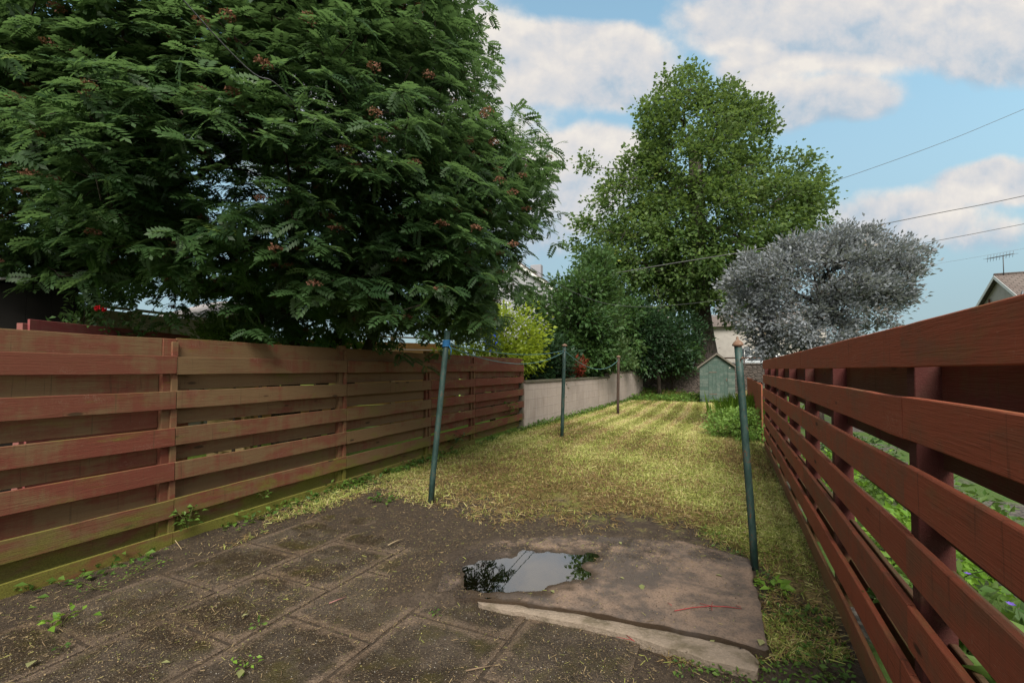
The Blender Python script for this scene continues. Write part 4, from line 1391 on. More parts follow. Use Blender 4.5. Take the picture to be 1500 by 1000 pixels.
# ------------------------------------------------------------------ lawn grass, clippings and ground cover
r = np.random.default_rng(5)
m, t, out = material('grass_blade')
rn = t.attr('rnd'); tn = t.attr('tone')
gcol = t.ramp(rn, [(0, (.08, .12, .022)), (.35, (.25, .31, .055)), (.7, (.48, .50, .16)), (1, (.64, .61, .27))])
dcol = t.ramp(rn, [(0, (.075, .045, .022)), (.4, (.22, .14, .062)), (.75, (.40, .29, .13)), (1, (.62, .51, .29))])
c = t.mix(tn, gcol, dcol)
p = t.n('ShaderNodeBsdfPrincipled', {'Base Color': c, 'Roughness': .7, 'Specular IOR Level': .2})
tr = t.n('ShaderNodeBsdfTranslucent', {'Color': c})
mx = t.n('ShaderNodeMixShader', {0: .3}); t.L.new(p.outputs[0], mx.inputs[1]); t.L.new(tr.outputs[0], mx.inputs[2]); t.L.new(mx.outputs[0], out.inputs[0])
GRASS = m

gi = {}


def ground_h(x, y):
    ix = np.clip(np.searchsorted(gx, x) - 1, 0, nx - 2); iy = np.clip(np.searchsorted(gy, y) - 1, 0, ny - 2)
    fx = (x - gx[ix]) / (gx[ix + 1] - gx[ix]); fy = (y - gy[iy]) / (gy[iy + 1] - gy[iy])
    return (H[iy, ix] * (1 - fx) + H[iy, ix + 1] * fx) * (1 - fy) + (H[iy + 1, ix] * (1 - fx) + H[iy + 1, ix + 1] * fx) * fy


def lawn_points(N, ymin, ymax, pw):
    y = (ymin ** (1 - pw) + r.random(N) * (ymax ** (1 - pw) - ymin ** (1 - pw))) ** (1 / (1 - pw)) if pw != 1 else ymin * (ymax / ymin) ** r.random(N)
    x = -2.5 + r.random(N) * 14.0
    xl = -3.5 + (y - 3) * .42; xr = 1.9 + (y - 2) * .49
    x = xl + (xr - xl) * r.random(N)
    a, b = inside(x, y)
    ok = (a > .02) & (b > .03) & (x * GD.x + y * GD.y < T_WALL - 4.4)
    return x[ok], y[ok], a[ok], b[ok]


def cheap_noise(x, y, sc, sd):
    s_ = 0
    rr_ = np.random.default_rng(sd)
    for o_ in range(4):
        for k_ in range(3):
            a = rr_.random() * 6.28; f = sc * (1.9 ** o_) * (.7 + .6 * rr_.random())
            s_ = s_ + np.sin((x * math.cos(a) + y * math.sin(a)) * f + rr_.random() * 6.28) / (1.7 ** o_)
    return s_ / 4.2


x, y, a, b = lawn_points(460000, 2.2, 21.5, 1.35)
lw = lawn_side(x, y)
cn = cheap_noise(x, y, 2.2, 3); cf = cheap_noise(x, y, 7.0, 4)
cross = x * GP.x + y * GP.y
stripe = np.sin((cross + .06 * np.sin(y * .8)) * 2 * math.pi / .62 + .8)
strip_r = (b < .85) & (y < 3.05)
dens_ = np.clip((lw - .02) / 1.6, 0, 1) ** .8 + .45 * cn + .35 * cf - .06
dens_ = np.where(strip_r, .35 + .5 * cf, dens_)
dens_ = np.where((a < .35) & (lw > -1.2), np.maximum(dens_, .55 + .4 * cf), dens_)
dens_ = np.where((a > .5) & (lw < -.05) & ~strip_r, -1, dens_)
sd_ = poly_sd(SLAB, x, y)
keep = (r.random(len(x)) < np.clip(dens_, 0, 1)) & (sd_ < -.0)
x, y, a, b, lw, cn, cf, stripe, cross = [q[keep] for q in (x, y, a, b, lw, cn, cf, stripe, cross)]
N = len(x)
z = ground_h(x, y)
dist = np.hypot(x, y)
flatb = r.random(N) < np.clip(.68 - .02 * dist, .30, .7)
far = np.clip((y - 6) / 6, 0, 1)
dryp = .44 + .32 * np.clip(1 - (lw - .3) / 3, 0, 1) - .42 * cn - .25 * cf + .15 * np.where(flatb, 1, 0) - .30 * far + .60 * far * (stripe > .62)
dryp = np.where((a < .35) | ((b < .8) & (y < 4)), dryp - .35, dryp)
dry = (r.random(N) < np.clip(dryp, .05, .95)).astype(float)
dry = np.clip(dry + r.normal(size=N) * .12, 0, 1)
ang = r.random(N) * 6.28
el = np.where(flatb, r.normal(size=N) * .12 + .10, .75 + .45 * r.random(N))
nap = np.stack([GD.x * np.sign(stripe), GD.y * np.sign(stripe), np.zeros(N)], 1) * (.5 * far)[:, None]
d = np.stack([np.cos(ang) * np.cos(el), np.sin(ang) * np.cos(el), np.sin(el)], 1) + nap
ln = np.where(flatb, .025 + .045 * r.random(N), .015 + .030 * r.random(N)) * (1 + .03 * dist)
wd = (.0026 + .0024 * r.random(N)) * (1 + .16 * dist)
nrm_ = np.where(flatb[:, None], r.normal(size=(N, 3)) * .3 + np.array((0, 0, 1)), r.normal(size=(N, 3)))
Mx = frames(d, nrm_)
Mx = Mx * np.stack([wd, ln, ln], 1)[:, None, :]
TV = np.array([(-.5, 0, 0), (.5, 0, 0), (.28, .6, .04), (0, 1, 0), (-.28, .6, .04)]); TQ = np.array([(0, 1, 2, 3, 4)])
TV = np.array([(-.5, 0, 0), (.5, 0, 0), (.2, 1, -.08), (-.2, 1, -.08)]); TQ = np.array([(0, 1, 2, 3)])
z = z + np.where(flatb, .006 + .012 * r.random(N), -.002)
V_, Q_, rr = instance(TV, TQ, np.stack([x, y, z], 1), Mx, np.ones(N), np.clip(.45 + .35 * r.normal(size=N) * .7 + .22 * cn + .16 * far + .16 * far * stripe, 0, 1))
o = mesh_np('lawn_grass', V_, Q_, GRASS, rr, np.repeat(dry, 4))
tag(o, 'mown yellow green lawn with dry brown clippings', None, None, 'stuff')

# low leafy cover: beside the right fence, along the left fence foot, end of the lawn
pos = []; szs = []
for _ in range(9000):
    k_ = r.random()
    if k_ < .55:
        yv = 1.3 + r.random() * 2.6; s_ = (yv - RA.y) / RD.y
        off = .03 + r.random() * .75
        p = RA + RD * s_ - RN * off
        if float(lawn_side(p.x, p.y)) > 1.0: continue
        if float(poly_sd(SLAB, np.array([p.x]), np.array([p.y]))[0]) > -.02 or mnoise.noise((p.x * 4, p.y * 4, 2)) < -.12: continue
        sz = .022
    elif k_ < .80:
        s_ = (left_s(480) + r.random() * 7) if r.random() < .8 else left_s(20) + r.random() * 4.5; off = .03 + abs(r.normal()) * .10
        p = LA + LD * s_ - LN * off
        if mnoise.noise((p.x * 2, p.y * 2, 2)) < -.1: continue
        sz = .05
    else:
        s_ = r.random() * 12.5; off = -.03 - abs(r.normal()) * .10
        p = WA + WD * s_ + Vector((WD.y, -WD.x, 0)) * (.03 + abs(r.normal()) * .12)
        sz = .07
    pos.append((p.x, p.y, 0)); szs.append(sz)
for _ in range(3500):
    cr = r.random() * 6.4 - 3.2; tt_ = T_WALL - 4.2 + r.random() * 4.0
    c_ = Vector((7.6, 21.5, 0)); p = GD * (tt_) + GP * (c_.dot(GP) + cr - .8)
    pos.append((p.x, p.y, 0)); szs.append(.13)
pos = np.array(pos); szs = np.array(szs); N = len(pos)
pos[:, 2] = ground_h(pos[:, 0], pos[:, 1]) + r.random(N) ** 2 * szs * 1.6
d = r.normal(size=(N, 3)); d[:, 2] = np.abs(d[:, 2]) * .5
nn_ = r.normal(size=(N, 3)) * .45 + np.array((0, 0, 1))
V_, Q_, rr = instance(*OVAL, pos, frames(d, nn_), szs * (.6 + .9 * r.random(N)), r.random(N))
o = mesh_np('ground_cover', V_, Q_, WEED, rr); tag(o, 'low leafy weeds along the fence foot and lawn edge', None, None, 'stuff')

# crumbs, clippings and leaf litter on the paving
m, t, out = material('litter')
c = t.ramp(t.attr('rnd'), [(0, (.012, .009, .007)), (.35, (.045, .031, .022)), (.6, (.15, .105, .060)), (.85, (.30, .22, .115)), (.94, (.22, .25, .05)), (.975, (.34, .27, .17)), (1, (.62, .58, .5))])
principled(t, out, c, .9, None, .2)
LITTER = m
N = 190000
y = 1.75 * (6.2 / 1.75) ** r.random(N); x = -3.6 + r.random(N) * 5.2
a, b = inside(x, y); lw = lawn_side(x, y); cn = cheap_noise(x, y, 3.0, 9)
sd_ = poly_sd(SLAB, x, y); pdd = poly_sd(PUD, x, y); lpd = poly_sd(LIP, x, y)
pk_ = np.where(sd_ > 0, np.clip(.14 + .8 * np.clip((y - 3.0) / .4, 0, 1) + .6 * np.clip((.05 - x) / .5, 0, 1), 0, .7), np.clip(.55 + .5 * cn, .12, 1.0))
keep = (a > .02) & (b > .5) & (lw < .5) & (pdd < .0) & (lpd < -.01) & (r.random(N) < pk_)
x, y, sd_ = x[keep], y[keep], sd_[keep]; N = len(x)
zz = np.where(sd_ > 0, .048, np.maximum(ground_h(x, y), .004) + .003)
kind = r.random(N)
TV = np.array([(-.5, -.4, 0), (.5, -.3, .1), (.35, .5, 0), (-.4, .45, .25)]); TQ = np.array([(0, 1, 2, 3)])
ang = r.random(N) * 6.28
d = np.stack([np.cos(ang), np.sin(ang), r.normal(size=N) * .3], 1)
Mx = frames(d, r.normal(size=(N, 3)) * .4 + np.array((0, 0, 1)))
sz = (.0018 + .0042 * r.random(N) ** 3) * (1 + .12 * np.maximum(y - 2.2, 0))
asp = np.where(kind > .82, 3.5 + 5 * r.random(N), 1.2)
wdt = np.where(kind > .82, .6, 1.0)
Mx = Mx * np.stack([sz * wdt, sz * asp, sz], 1)[:, None, :]
rnv = np.clip(r.random(N) ** 1.15, 0, 1); rnv = np.where(kind > .82, .5 + .45 * r.random(N), rnv * .97)
V_, Q_, rr = instance(TV, TQ, np.stack([x, y, zz], 1), Mx, np.ones(N), rnv)
o = mesh_np('ground_litter', V_, Q_, LITTER, rr); tag(o, 'crumbs of soil, chaff and leaf bits over the paving', None, None, 'stuff')

# larger fallen leaves
FALL = 'fallen leaves on the paving'
LEAFY = leaf_mat('fallen_leaf', (.14, .17, .05), (.34, .33, .16), (.4, .38, .24), .2, .6, .3)
fal = [(40, 977, .05, 'pale long leaf lying near the bottom left corner'), (350, 993, .045, 'pale green leaf at the bottom edge of the paving'), (812, 868, .032, 'pale leaf floating at the near edge of the puddle'),
       (908, 845, .022, 'small leaf on the slab right of the puddle'), (1040, 942, .03, 'yellow green leaf near the broken slab edge'), (1113, 945, .05, 'yellow leaf at the right corner of the slab'),
       (1048, 841, .03, 'pale leaf near the far edge of the slab'), (235, 970, .03, 'brownish leaf on the left paving'), (364, 898, .028, 'brown green leaf on the middle paving'), (910, 797, .035, 'whitish leaf at the lawn edge behind the puddle'),
       (940, 855, .05, 'withered leaf right of the puddle')]
for i, (px, py, s_, lab) in enumerate(fal):
    zz_ = .053 if float(poly_sd(SLAB, np.array([G(px, py).x]), np.array([G(px, py).y]))[0]) > 0 else .02
    g_ = G(px, py, zz_)
    V_, Q_ = leaf_simple(.5, .10, .05)
    an = random.uniform(0, 6.28)
    V_ = V_ * s_ * 1.5
    o = mesh_np('fallen_leaf', V_, Q_, LEAFY, np.full(len(V_), random.uniform(.3, 1)))
    sol = o.data
    o.location = g_; o.rotation_euler = (random.uniform(-.12, .12), random.uniform(-.1, .1), an)
    tag(o, lab, 'leaf', FALL)

REDTW = simple_mat('red_twig', (.33, .045, .045), .6, .3, 30)
DRYTW = simple_mat('dry_twig', (.20, .14, .09), .8, .3, 30)


def twig(label, pts, rad, mat, side=(), z=.052):
    P_ = [G(px, py, z + .003 * (i % 2)) for i, (px, py) in enumerate(pts)]
    q = MB(); q.tube(P_, [rad] * (len(P_) - 1) + [rad * .5], 6)
    for s_ in side: q.tube([G(px, py, z + .006 * k_) for k_, (px, py) in enumerate(s_)], rad * .6, 5)
    o = q.build('twig', mat); tag(o, label, 'twig', 'twigs on the paving')


twig('bright red forked twig lying across the brown slab', [(988, 894), (1015, 889), (1042, 887), (1065, 888), (1087, 891)], .0023, REDTW, [[(1025, 883), (1042, 887), (1044, 881)], [(1042, 887), (1043, 893)], [(1078, 886), (1085, 888)], [(978, 882), (984, 886)]])
twig('red stalk on the broken lip of the slab', [(918, 930), (927, 937), (930, 939)], .0023, REDTW, [[(903, 932), (927, 937)]], .036)
twig('brown twig lying on the front paving joint', [(682, 982), (700, 978), (722, 974)], .0035, DRYTW, [], .012)
twig('pale dry stalk leaning against the fence foot by the post', [(247, 776), (256, 790), (266, 804)], .003, simple_mat('pale_stalk', (.42, .32, .18)), [], .03)
twig('pink stem on the middle paving left of the slab', [(482, 883), (492, 879), (508, 873)], .003, simple_mat('pink_stem', (.36, .17, .15)), [], .012)
twig('dry twig on the bare soil before the leaning pole', [(568, 798), (580, 792), (592, 788)], .004, simple_mat('straw_twig', (.34, .26, .16)), [], .02)

# ------------------------------------------------------------------ neighbour's garden on the right
GER = leaf_mat('purple_petal', (.16, .09, .50), (.30, .19, .72), (.25, .16, .6), .3, .6, .2)
STM = WEEDST
rsd = lambda Y, off: RA + RD * ((Y - RA.y) / RD.y) + RN * off
NGP = 'plants behind the right fence'
spec = [(1.35, .45, .45, .55, 'leafy green plant with purple blooms nearest behind the red fence', True, WEED), (1.75, .85, .55, .5, 'second leafy clump behind the red fence with a purple flower', True, MIDG),
        (2.3, .45, .40, .42, 'green clump with pale purple flowers beside the near red post', True, WEED), (2.6, 1.4, .55, .35, 'low yellow green mound beyond the near red post', False, FRESH),
        (3.3, .6, .42, .4, 'fresh green plant behind the middle of the red fence', False, FRESH), (4.2, .9, .6, .45, 'leafy plant seen through the middle gaps of the red fence', False, WEED),
        (5.4, .7, .55, .45, 'green plant behind the far part of the red fence', False, FRESH), (6.6, .8, .6, .5, 'farthest leafy plant behind the red fence', False, MIDG), (1.3, 1.5, .6, .3, 'bright low plant deep behind the nearest slats', False, FRESH)]
for i, (Y, off, rx, h, lab, fl_, mat_) in enumerate(spec):
    b = rsd(Y, off)
    th = plant('flower_plant' if fl_ else 'garden_plant', lab, 'plant', Vector((b.x, b.y, 0)), [((0, 0, h * .5), (rx, rx, h * .5))], 70, 14, .09, .06 if i != 0 else .075, mat_, OVAL, 100 + i, trunk_r=.012, twig=.002, shell=.3, crown='foliage', wood='stem', group=NGP)
    if fl_:
        rr_ = np.random.default_rng(200 + i)
        fv = []; n = 0
        pts = [(rr_.normal() * rx * .5, rr_.normal() * rx * .5, h * (.95 + .15 * rr_.random())) for _ in range(9)]
        for p in pts:
            N = 6
            ang = np.arange(N) * 6.283 / N
            d = np.stack([np.cos(ang), np.sin(ang), np.full(N, .4)], 1)
            V_, Q_, r_ = instance(*leaf_simple(.7, .05, .1), np.repeat(np.array([p]), N, 0), frames(d, np.tile((0, 0, 1.), (N, 1))), np.full(N, .016), rr_.random(N))
            o = mesh_np('flower', V_, Q_, GER, r_, None, th)
bed = thing('bed_edging', 'dark timber edging of the raised bed behind the red fence', 'edging', rsd(1.5, 2.3), math.atan2(RD.y, RD.x))
q = MB(); q.board(-1.6, 1.5, 0, .12, .2, .06, 8); q.build('sleeper', DARKW, bed)
for x in (-.5, .9):
    q = MB(); q.box(x, x + .08, -.09, -.031, -.05, .24, .004); q.build('peg', DARKW, bed)
gb = rsd(3.1, 1.1)
th = thing('garden_stake', 'green stake standing behind the red fence left of the near post', 'stake', gb)
q = MB(); q.tube([(0, 0, -.05), (0, 0, .85)], .016, 8); q.build('shaft', POLE, th)
q = MB(); q.lathe([(.017, .85), (.02, .86), (.018, .875), (.001, .885)], 8); q.build('cap', DARKW, th)

# ------------------------------------------------------------------ neighbour's yard on the left
GREYW = wood_mat('grey_weathered_wood', (.46, .39, .30), (.52, .45, .37), (.6, .55, .48), (.12, .12, .05), .3)
MAROON = wood_mat('maroon_board', (.25, .055, .06), (.25, .10, .085), (.3, .2, .15), (.12, .12, .05), .35)
ORANGEW = wood_mat('new_orange_wood', (.52, .27, .09), (.45, .25, .10), (.62, .42, .24), (.3, .25, .1), .1)
PALLETW = wood_mat('pallet_wood', (.46, .31, .15), (.40, .28, .15), (.55, .42, .26), (.3, .25, .1), .1)
lp = lambda px, Y: Vector((at(px, 541, Y).x, Y, 0))
# maroon fence just behind
a0 = lp(40, 4.15); b0 = lp(276, 6.15)
dv = (b0 - a0); L0 = dv.length
mf = thing('maroon_fence', 'low maroon board fence showing just above the brown fence', 'fence', a0, math.atan2(dv.y, dv.x))
q = MB()
for k_ in range(10): q.board(0, L0, 0, .09 + .181 * k_ + .03, .179, .022, 8, tone=random.uniform(.4, .9))
q.build('boards', MAROON, mf)
for k_ in range(5):
    q = MB(); q.box(L0 * k_ / 4 - .04, L0 * k_ / 4 + .04, .013, .07, -.05, 1.80, .004, tone=.3); q.build('post', MAROON, mf)
# grey panel fence behind it
a0 = lp(-60, 5.5); b0 = lp(300, 8.6); dv = (b0 - a0); L0 = dv.length
gf = thing('panel_fence', 'weathered grey board panel fence behind the maroon boards', 'fence', a0, math.atan2(dv.y, dv.x))
npn = 5
for k_ in range(npn + 1):
    q = MB(); xk = L0 * k_ / npn; q.box(xk - .05, xk + .05, -.06, .06, -.05, 2.32, .006, tone=.2); q.build('post', GREYW, gf)
for k_ in range(npn):
    q = MB()
    for j in range(16): q.board(L0 * k_ / npn + .052, L0 * (k_ + 1) / npn - .052, .012 if j % 2 else -.006, .05 + .14 * j + .07, .15, .014, 4, tone=random.uniform(.1, .9))
    q.build('panel', GREYW, gf)
    q = MB(); q.box(L0 * k_ / npn + .052, L0 * (k_ + 1) / npn - .052, -.03, .03, 2.325, 2.365, .004, tone=.9); q.build('cap_rail', GREYW, gf)

# corrugated grey roofs
ROOFG = simple_mat('grey_sheet_roof', (.46, .43, .43), .7, .25, 5, bump=.3, dirt=(.28, .24, .22), dirt_amt=.6)
BLACKW = simple_mat('black_stained_timber', (.012, .010, .009), .85, .4, 8, stretch=(1, 1, 6))


def lean_to(name, label, loc, rz, Wd, Dp, h0, h1, wallm, roofm, cat='shed'):
    th = thing(name, label, cat, loc, rz)
    q = MB()
    n = int(Wd / .15)
    for i in range(n):
        x0 = -Wd / 2 + Wd * i / n
        q.box(x0 + .002, x0 + Wd / n - .002, -.012, .012, .02, h0, .003)
        q.box(x0 + .002, x0 + Wd / n - .002, Dp - .012, Dp + .012, .02, h1, .003)
    for sx in (-1, 1):
        for i in range(int(Dp / .2)):
            y0 = .02 + (Dp - .04) * i / int(Dp / .2); y1 = .02 + (Dp - .04) * (i + 1) / int(Dp / .2)
            q.box(sx * Wd / 2 - .012, sx * Wd / 2 + .012, y0, y1 - .003, .02, h0 + (h1 - h0) * y0 / Dp - .005, .003)
    q.build('wall', wallm, th)
    q = MB(); ns = int(Wd / .035)
    vs = []; fs = []
    for i in range(ns + 1):
        x = -Wd / 2 - .08 + (Wd + .16) * i / ns
        dz_ = .014 * math.cos(i * math.pi / 1.5)
        for y, z in ((-.18, h0 - .02), (Dp + .1, h1 + .06)):
            vs.append((x, y, z + dz_)); vs.append((x, y, z + dz_ + .008))
    for i in range(ns):
        a = i * 4
        fs += [(a + 1, a + 5, a + 7, a + 3), (a, a + 2, a + 6, a + 4), (a, a + 4, a + 5, a + 1), (a + 2, a + 3, a + 7, a + 6)]
    fs += [(0, 1, 3, 2), (ns * 4, ns * 4 + 2, ns * 4 + 3, ns * 4 + 1)]
    q.add(vs, fs); q.build('roof', roofm, th)
    return th


sL = lp(-215, 4.6)
lean_to('lean_to_shed', 'black timber shed with a pale corrugated roof at the far left', (sL.x, sL.y, 0), R(-30), 1.25, 1.5, 2.07, 2.55, BLACKW, ROOFG)
sM = lp(262, 9.2)
lean_to('lean_to_shed', 'grey roofed low shed behind the panel fence left of the pallets', (sM.x - .35, sM.y, 0), R(-22), 2.0, 1.6, 2.30, 2.95, GREYW, ROOFG)

# stack of pallets / new wood planter
pl = lp(318, 6.6)
PG = 'wooden pallets standing behind the fence'
for j, (dx_, dz0, hh_, lab) in enumerate(((.03, 0, 1.72, 'pale wooden pallet standing lower right behind the brown fence'), (-.02, .0, 2.22, 'tall pale wooden pallet standing behind the maroon fence end'))):
    th = thing('pallet', lab, 'pallet', (pl.x + dx_ + .05 * j, pl.y + .28 * j, 0), R(-26), PG)
    q = MB()
    nsl = int(hh_ / .165)
    for i in range(nsl): q.board(-.42 + .18 * (1 - j), .42 + .18 * (1 - j), 0, .06 + i * .165 + .05, .125, .022, 4, tone=random.uniform(.2, 1))
    q.build('slats', PALLETW, th)
    q = MB()
    for x in (-.40, -.04, .32): q.box(x + .18 * (1 - j), x + .08 + .18 * (1 - j), .012, .10, .0, nsl * .165 + .05, .004, tone=.5)
    q.build('blocks', PALLETW, th)
# orange close board fence further along
a0 = lp(330, 9.4); b0 = lp(668, 12.2); dv = b0 - a0; L0 = dv.length
of = thing('new_fence', 'bright orange new board fence glimpsed under the dark tree', 'fence', a0, math.atan2(dv.y, dv.x))
q = MB()
for k_ in range(12): q.board(0, L0, 0, .1 + .17 * k_, .165, .02, 6, tone=random.uniform(.2, 1))
q.build('boards', ORANGEW, of)
for k_ in range(4):
    q = MB(); q.box(L0 * k_ / 3 - .05, L0 * k_ / 3 + .05, -.08, -.013, -.05, 2.16, .005, tone=.3); q.build('post', PALLETW, of)
q = MB(); q.box(-.05, L0 + .05, -.06, .06, 2.165, 2.20, .004, tone=.9); q.build('cap_rail', GREYW, of)
# pinkish brick low wall behind golden shrub
BRICK = simple_mat('pink_brick', (.30, .17, .13), .9, .35, 9, bump=.5)
a0 = lp(676, 13.2); b0 = lp(770, 14.2); dv = b0 - a0; L0 = dv.length
bwl = thing('brick_wall', 'pinkish brick wall behind the golden shrub', 'wall', a0, math.atan2(dv.y, dv.x))
q = MB()
for k_ in range(22):
    x = -(.11 if k_ % 2 else 0)
    while x < L0:
        q.box(max(x, 0) + .004, min(x + .22, L0) - .004, 0, .1, k_ * .078 + .003, k_ * .078 + .073, .003); x += .225
q.build('wall', BRICK, bwl)
q = MB(); q.box(-.02, L0 + .02, -.02, .12, 1.72, 1.77, .006); q.build('coping', COPE, bwl)
# blue barrel
BLUEP = simple_mat('blue_plastic', (.02, .06, .42), .4, .15, 5, spec=.5)
bb_ = lp(722, 15.2)
th = thing('water_butt', 'bright blue plastic barrel glimpsed above the golden shrub', 'barrel', (bb_.x, bb_.y, 1.95))
q = MB(); q.lathe([(.20, 0), (.27, .05), (.30, .3), (.30, .34), (.285, .36), (.30, .40), (.30, .8), (.26, .95), (.22, 1.0)], 20); q.build('barrel', BLUEP, th)
q = MB(); q.lathe([(.20, 1.001), (.235, 1.005), (.235, 1.04), (.001, 1.05)], 20); q.build('lid', BLUEP, th)
th2 = thing('barrel_stand', 'grey timber stand under the blue barrel', 'stand', (bb_.x, bb_.y, 0))
q = MB(); q.box(-.4, .4, -.35, .35, 1.89, 1.949, .006); q.build('top', GREYW, th2)
for sx in (-1, 1):
    for sy in (-1, 1):
        q = MB(); q.box(sx * .33 - .05, sx * .33 + .05, sy * .28 - .05, sy * .28 + .05, -.05, 1.889, .005); q.build('leg', GREYW, th2)
# red flowers on a climber behind
REDP = leaf_mat('red_petal', (.5, .01, .02), (.75, .03, .05), (.6, .02, .03), .3, .5, .3)
rfp = lp(150, 5.0)
th = plant('rose_bush', 'tall rose with two red blooms above the maroon boards', 'plant', Vector((rfp.x, rfp.y, 0)), [((0, 0, 1.75), (.35, .3, .42))], 45, 12, .13, .07, MIDG, OVAL, 140, trunk_r=.015, twig=.002, shell=.3, crown='foliage', wood='stem')
for p in ((at(143, 451, 4.6), .035), (at(153, 453, 4.62), .03)):
    N = 16; rr_ = np.random.default_rng(int(p[0].x * -1000))
    d = rr_.normal(size=(N, 3)); d[:, 1] -= .4
    V_, Q_, r_ = instance(*leaf_simple(.9, .15, .1), np.tile(np.array(p[0] - rfp), (N, 1)), frames(d, rr_.normal(size=(N, 3))), np.full(N, p[1]), rr_.random(N))
    mesh_np('bloom', V_, Q_, REDP, r_, None, th)
# slim dark post behind fence and a fresh shrub
dp = lp(382, 5.6)
th = thing('iron_post', 'slim black post just behind the brown fence near the rowan trunk', 'post', dp)
q = MB(); q.tube([(0, 0, -.05), (0, 0, 2.05)], .022, 8); q.build('shaft', DARKW, th)
q = MB(); q.lathe([(.024, 2.051), (.03, 2.06), (.02, 2.085), (.001, 2.09)], 8); q.build('cap', DARKW, th)
shrub('fresh green shrub in front of the pallets under the tree', 345, 468, 492, 5.75, .34, WEED, 102, .055, 150, 'garden_shrub', None, spread=.14, trunk_r=.02)
shrub('low bright green shrub behind the fence under the rowan', 470, 492, 515, 7.3, .75, FRESH, 102, .07, 151, 'garden_shrub', None, spread=.2, trunk_r=.02)


# ------------------------------------------------------------------ houses
RENDER_W = simple_mat('pale_render', (.44, .41, .38), .9, .15, 3, bump=.3, dirt=(.33, .30, .28), dirt_amt=.4)
RENDER_G = simple_mat('grey_white_render', (.31, .31, .345), .9, .15, 3, bump=.3)
WHITE = simple_mat('white_paint', (.72, .72, .72), .6, .06, 4, bump=.05)
GLASS = simple_mat('dark_window_glass', (.05, .06, .07), .08, .1, 3, spec=.6, bump=.0)
BROWNPIPE = simple_mat('brown_plastic', (.12, .06, .04), .6, .1, 5)
m, t, out = material('roof_tiles')
co = t.n('ShaderNodeTexCoord').outputs['Object']
sep = t.n('ShaderNodeSeparateXYZ'); t.L.new(co, sep.inputs[0])
br = t.n('ShaderNodeTexBrick', {'Scale': 1.0, 'Mortar Size': .02, 'Brick Width': .3, 'Row Height': .17, 'Color1': (.15, .115, .105, 1), 'Color2': (.20, .165, .15, 1), 'Mortar': (.06, .05, .045, 1)})
t.L.new(t.n('ShaderNodeCombineXYZ', {'X': sep.outputs[1], 'Y': t.m('MULTIPLY', sep.outputs[2], 1.5)}).outputs[0], br.inputs['Vector'])
c = t.mix(t.m('MULTIPLY', t.noise(co, 5, 5, .6), .6), br.outputs[0], (.10, .085, .075))
principled(t, out, c, .9, t.bump(br.outputs['Fac'], -.6, .03), .2)
TILES = m


def window(parent, x, z, w_, h_, y=-.0, nm='window'):
    """on the gable/front wall plane y = 0 facing -y"""
    q = MB(); k_ = .07
    q.box(x - w_ / 2, x + w_ / 2, y - .045, y - .004, z, z + k_, .004); q.box(x - w_ / 2, x + w_ / 2, y - .045, y - .004, z + h_ - k_, z + h_, .004)
    q.box(x - w_ / 2, x - w_ / 2 + k_, y - .044, y - .004, z + k_ + .001, z + h_ - k_ - .001, .004); q.box(x + w_ / 2 - k_, x + w_ / 2, y - .044, y - .004, z + k_ + .001, z + h_ - k_ - .001, .004)
    q.box(x - .03, x + .03, y - .043, y - .004, z + k_ + .001, z + h_ - k_ - .001, .003)
    wn = q.build(nm, WHITE, parent)
    q = MB(); q.box(x - w_ / 2 + k_ + .001, x + w_ / 2 - k_ - .001, y - .018, y - .006, z + k_ + .002, z + h_ - k_ - .002, 0); q.build('pane', GLASS, wn)
    q = MB(); q.box(x - w_ / 2 - .05, x + w_ / 2 + .05, y - .09, y - .003, z - .07, z - .003, .006); q.build('sill', WHITE, wn)


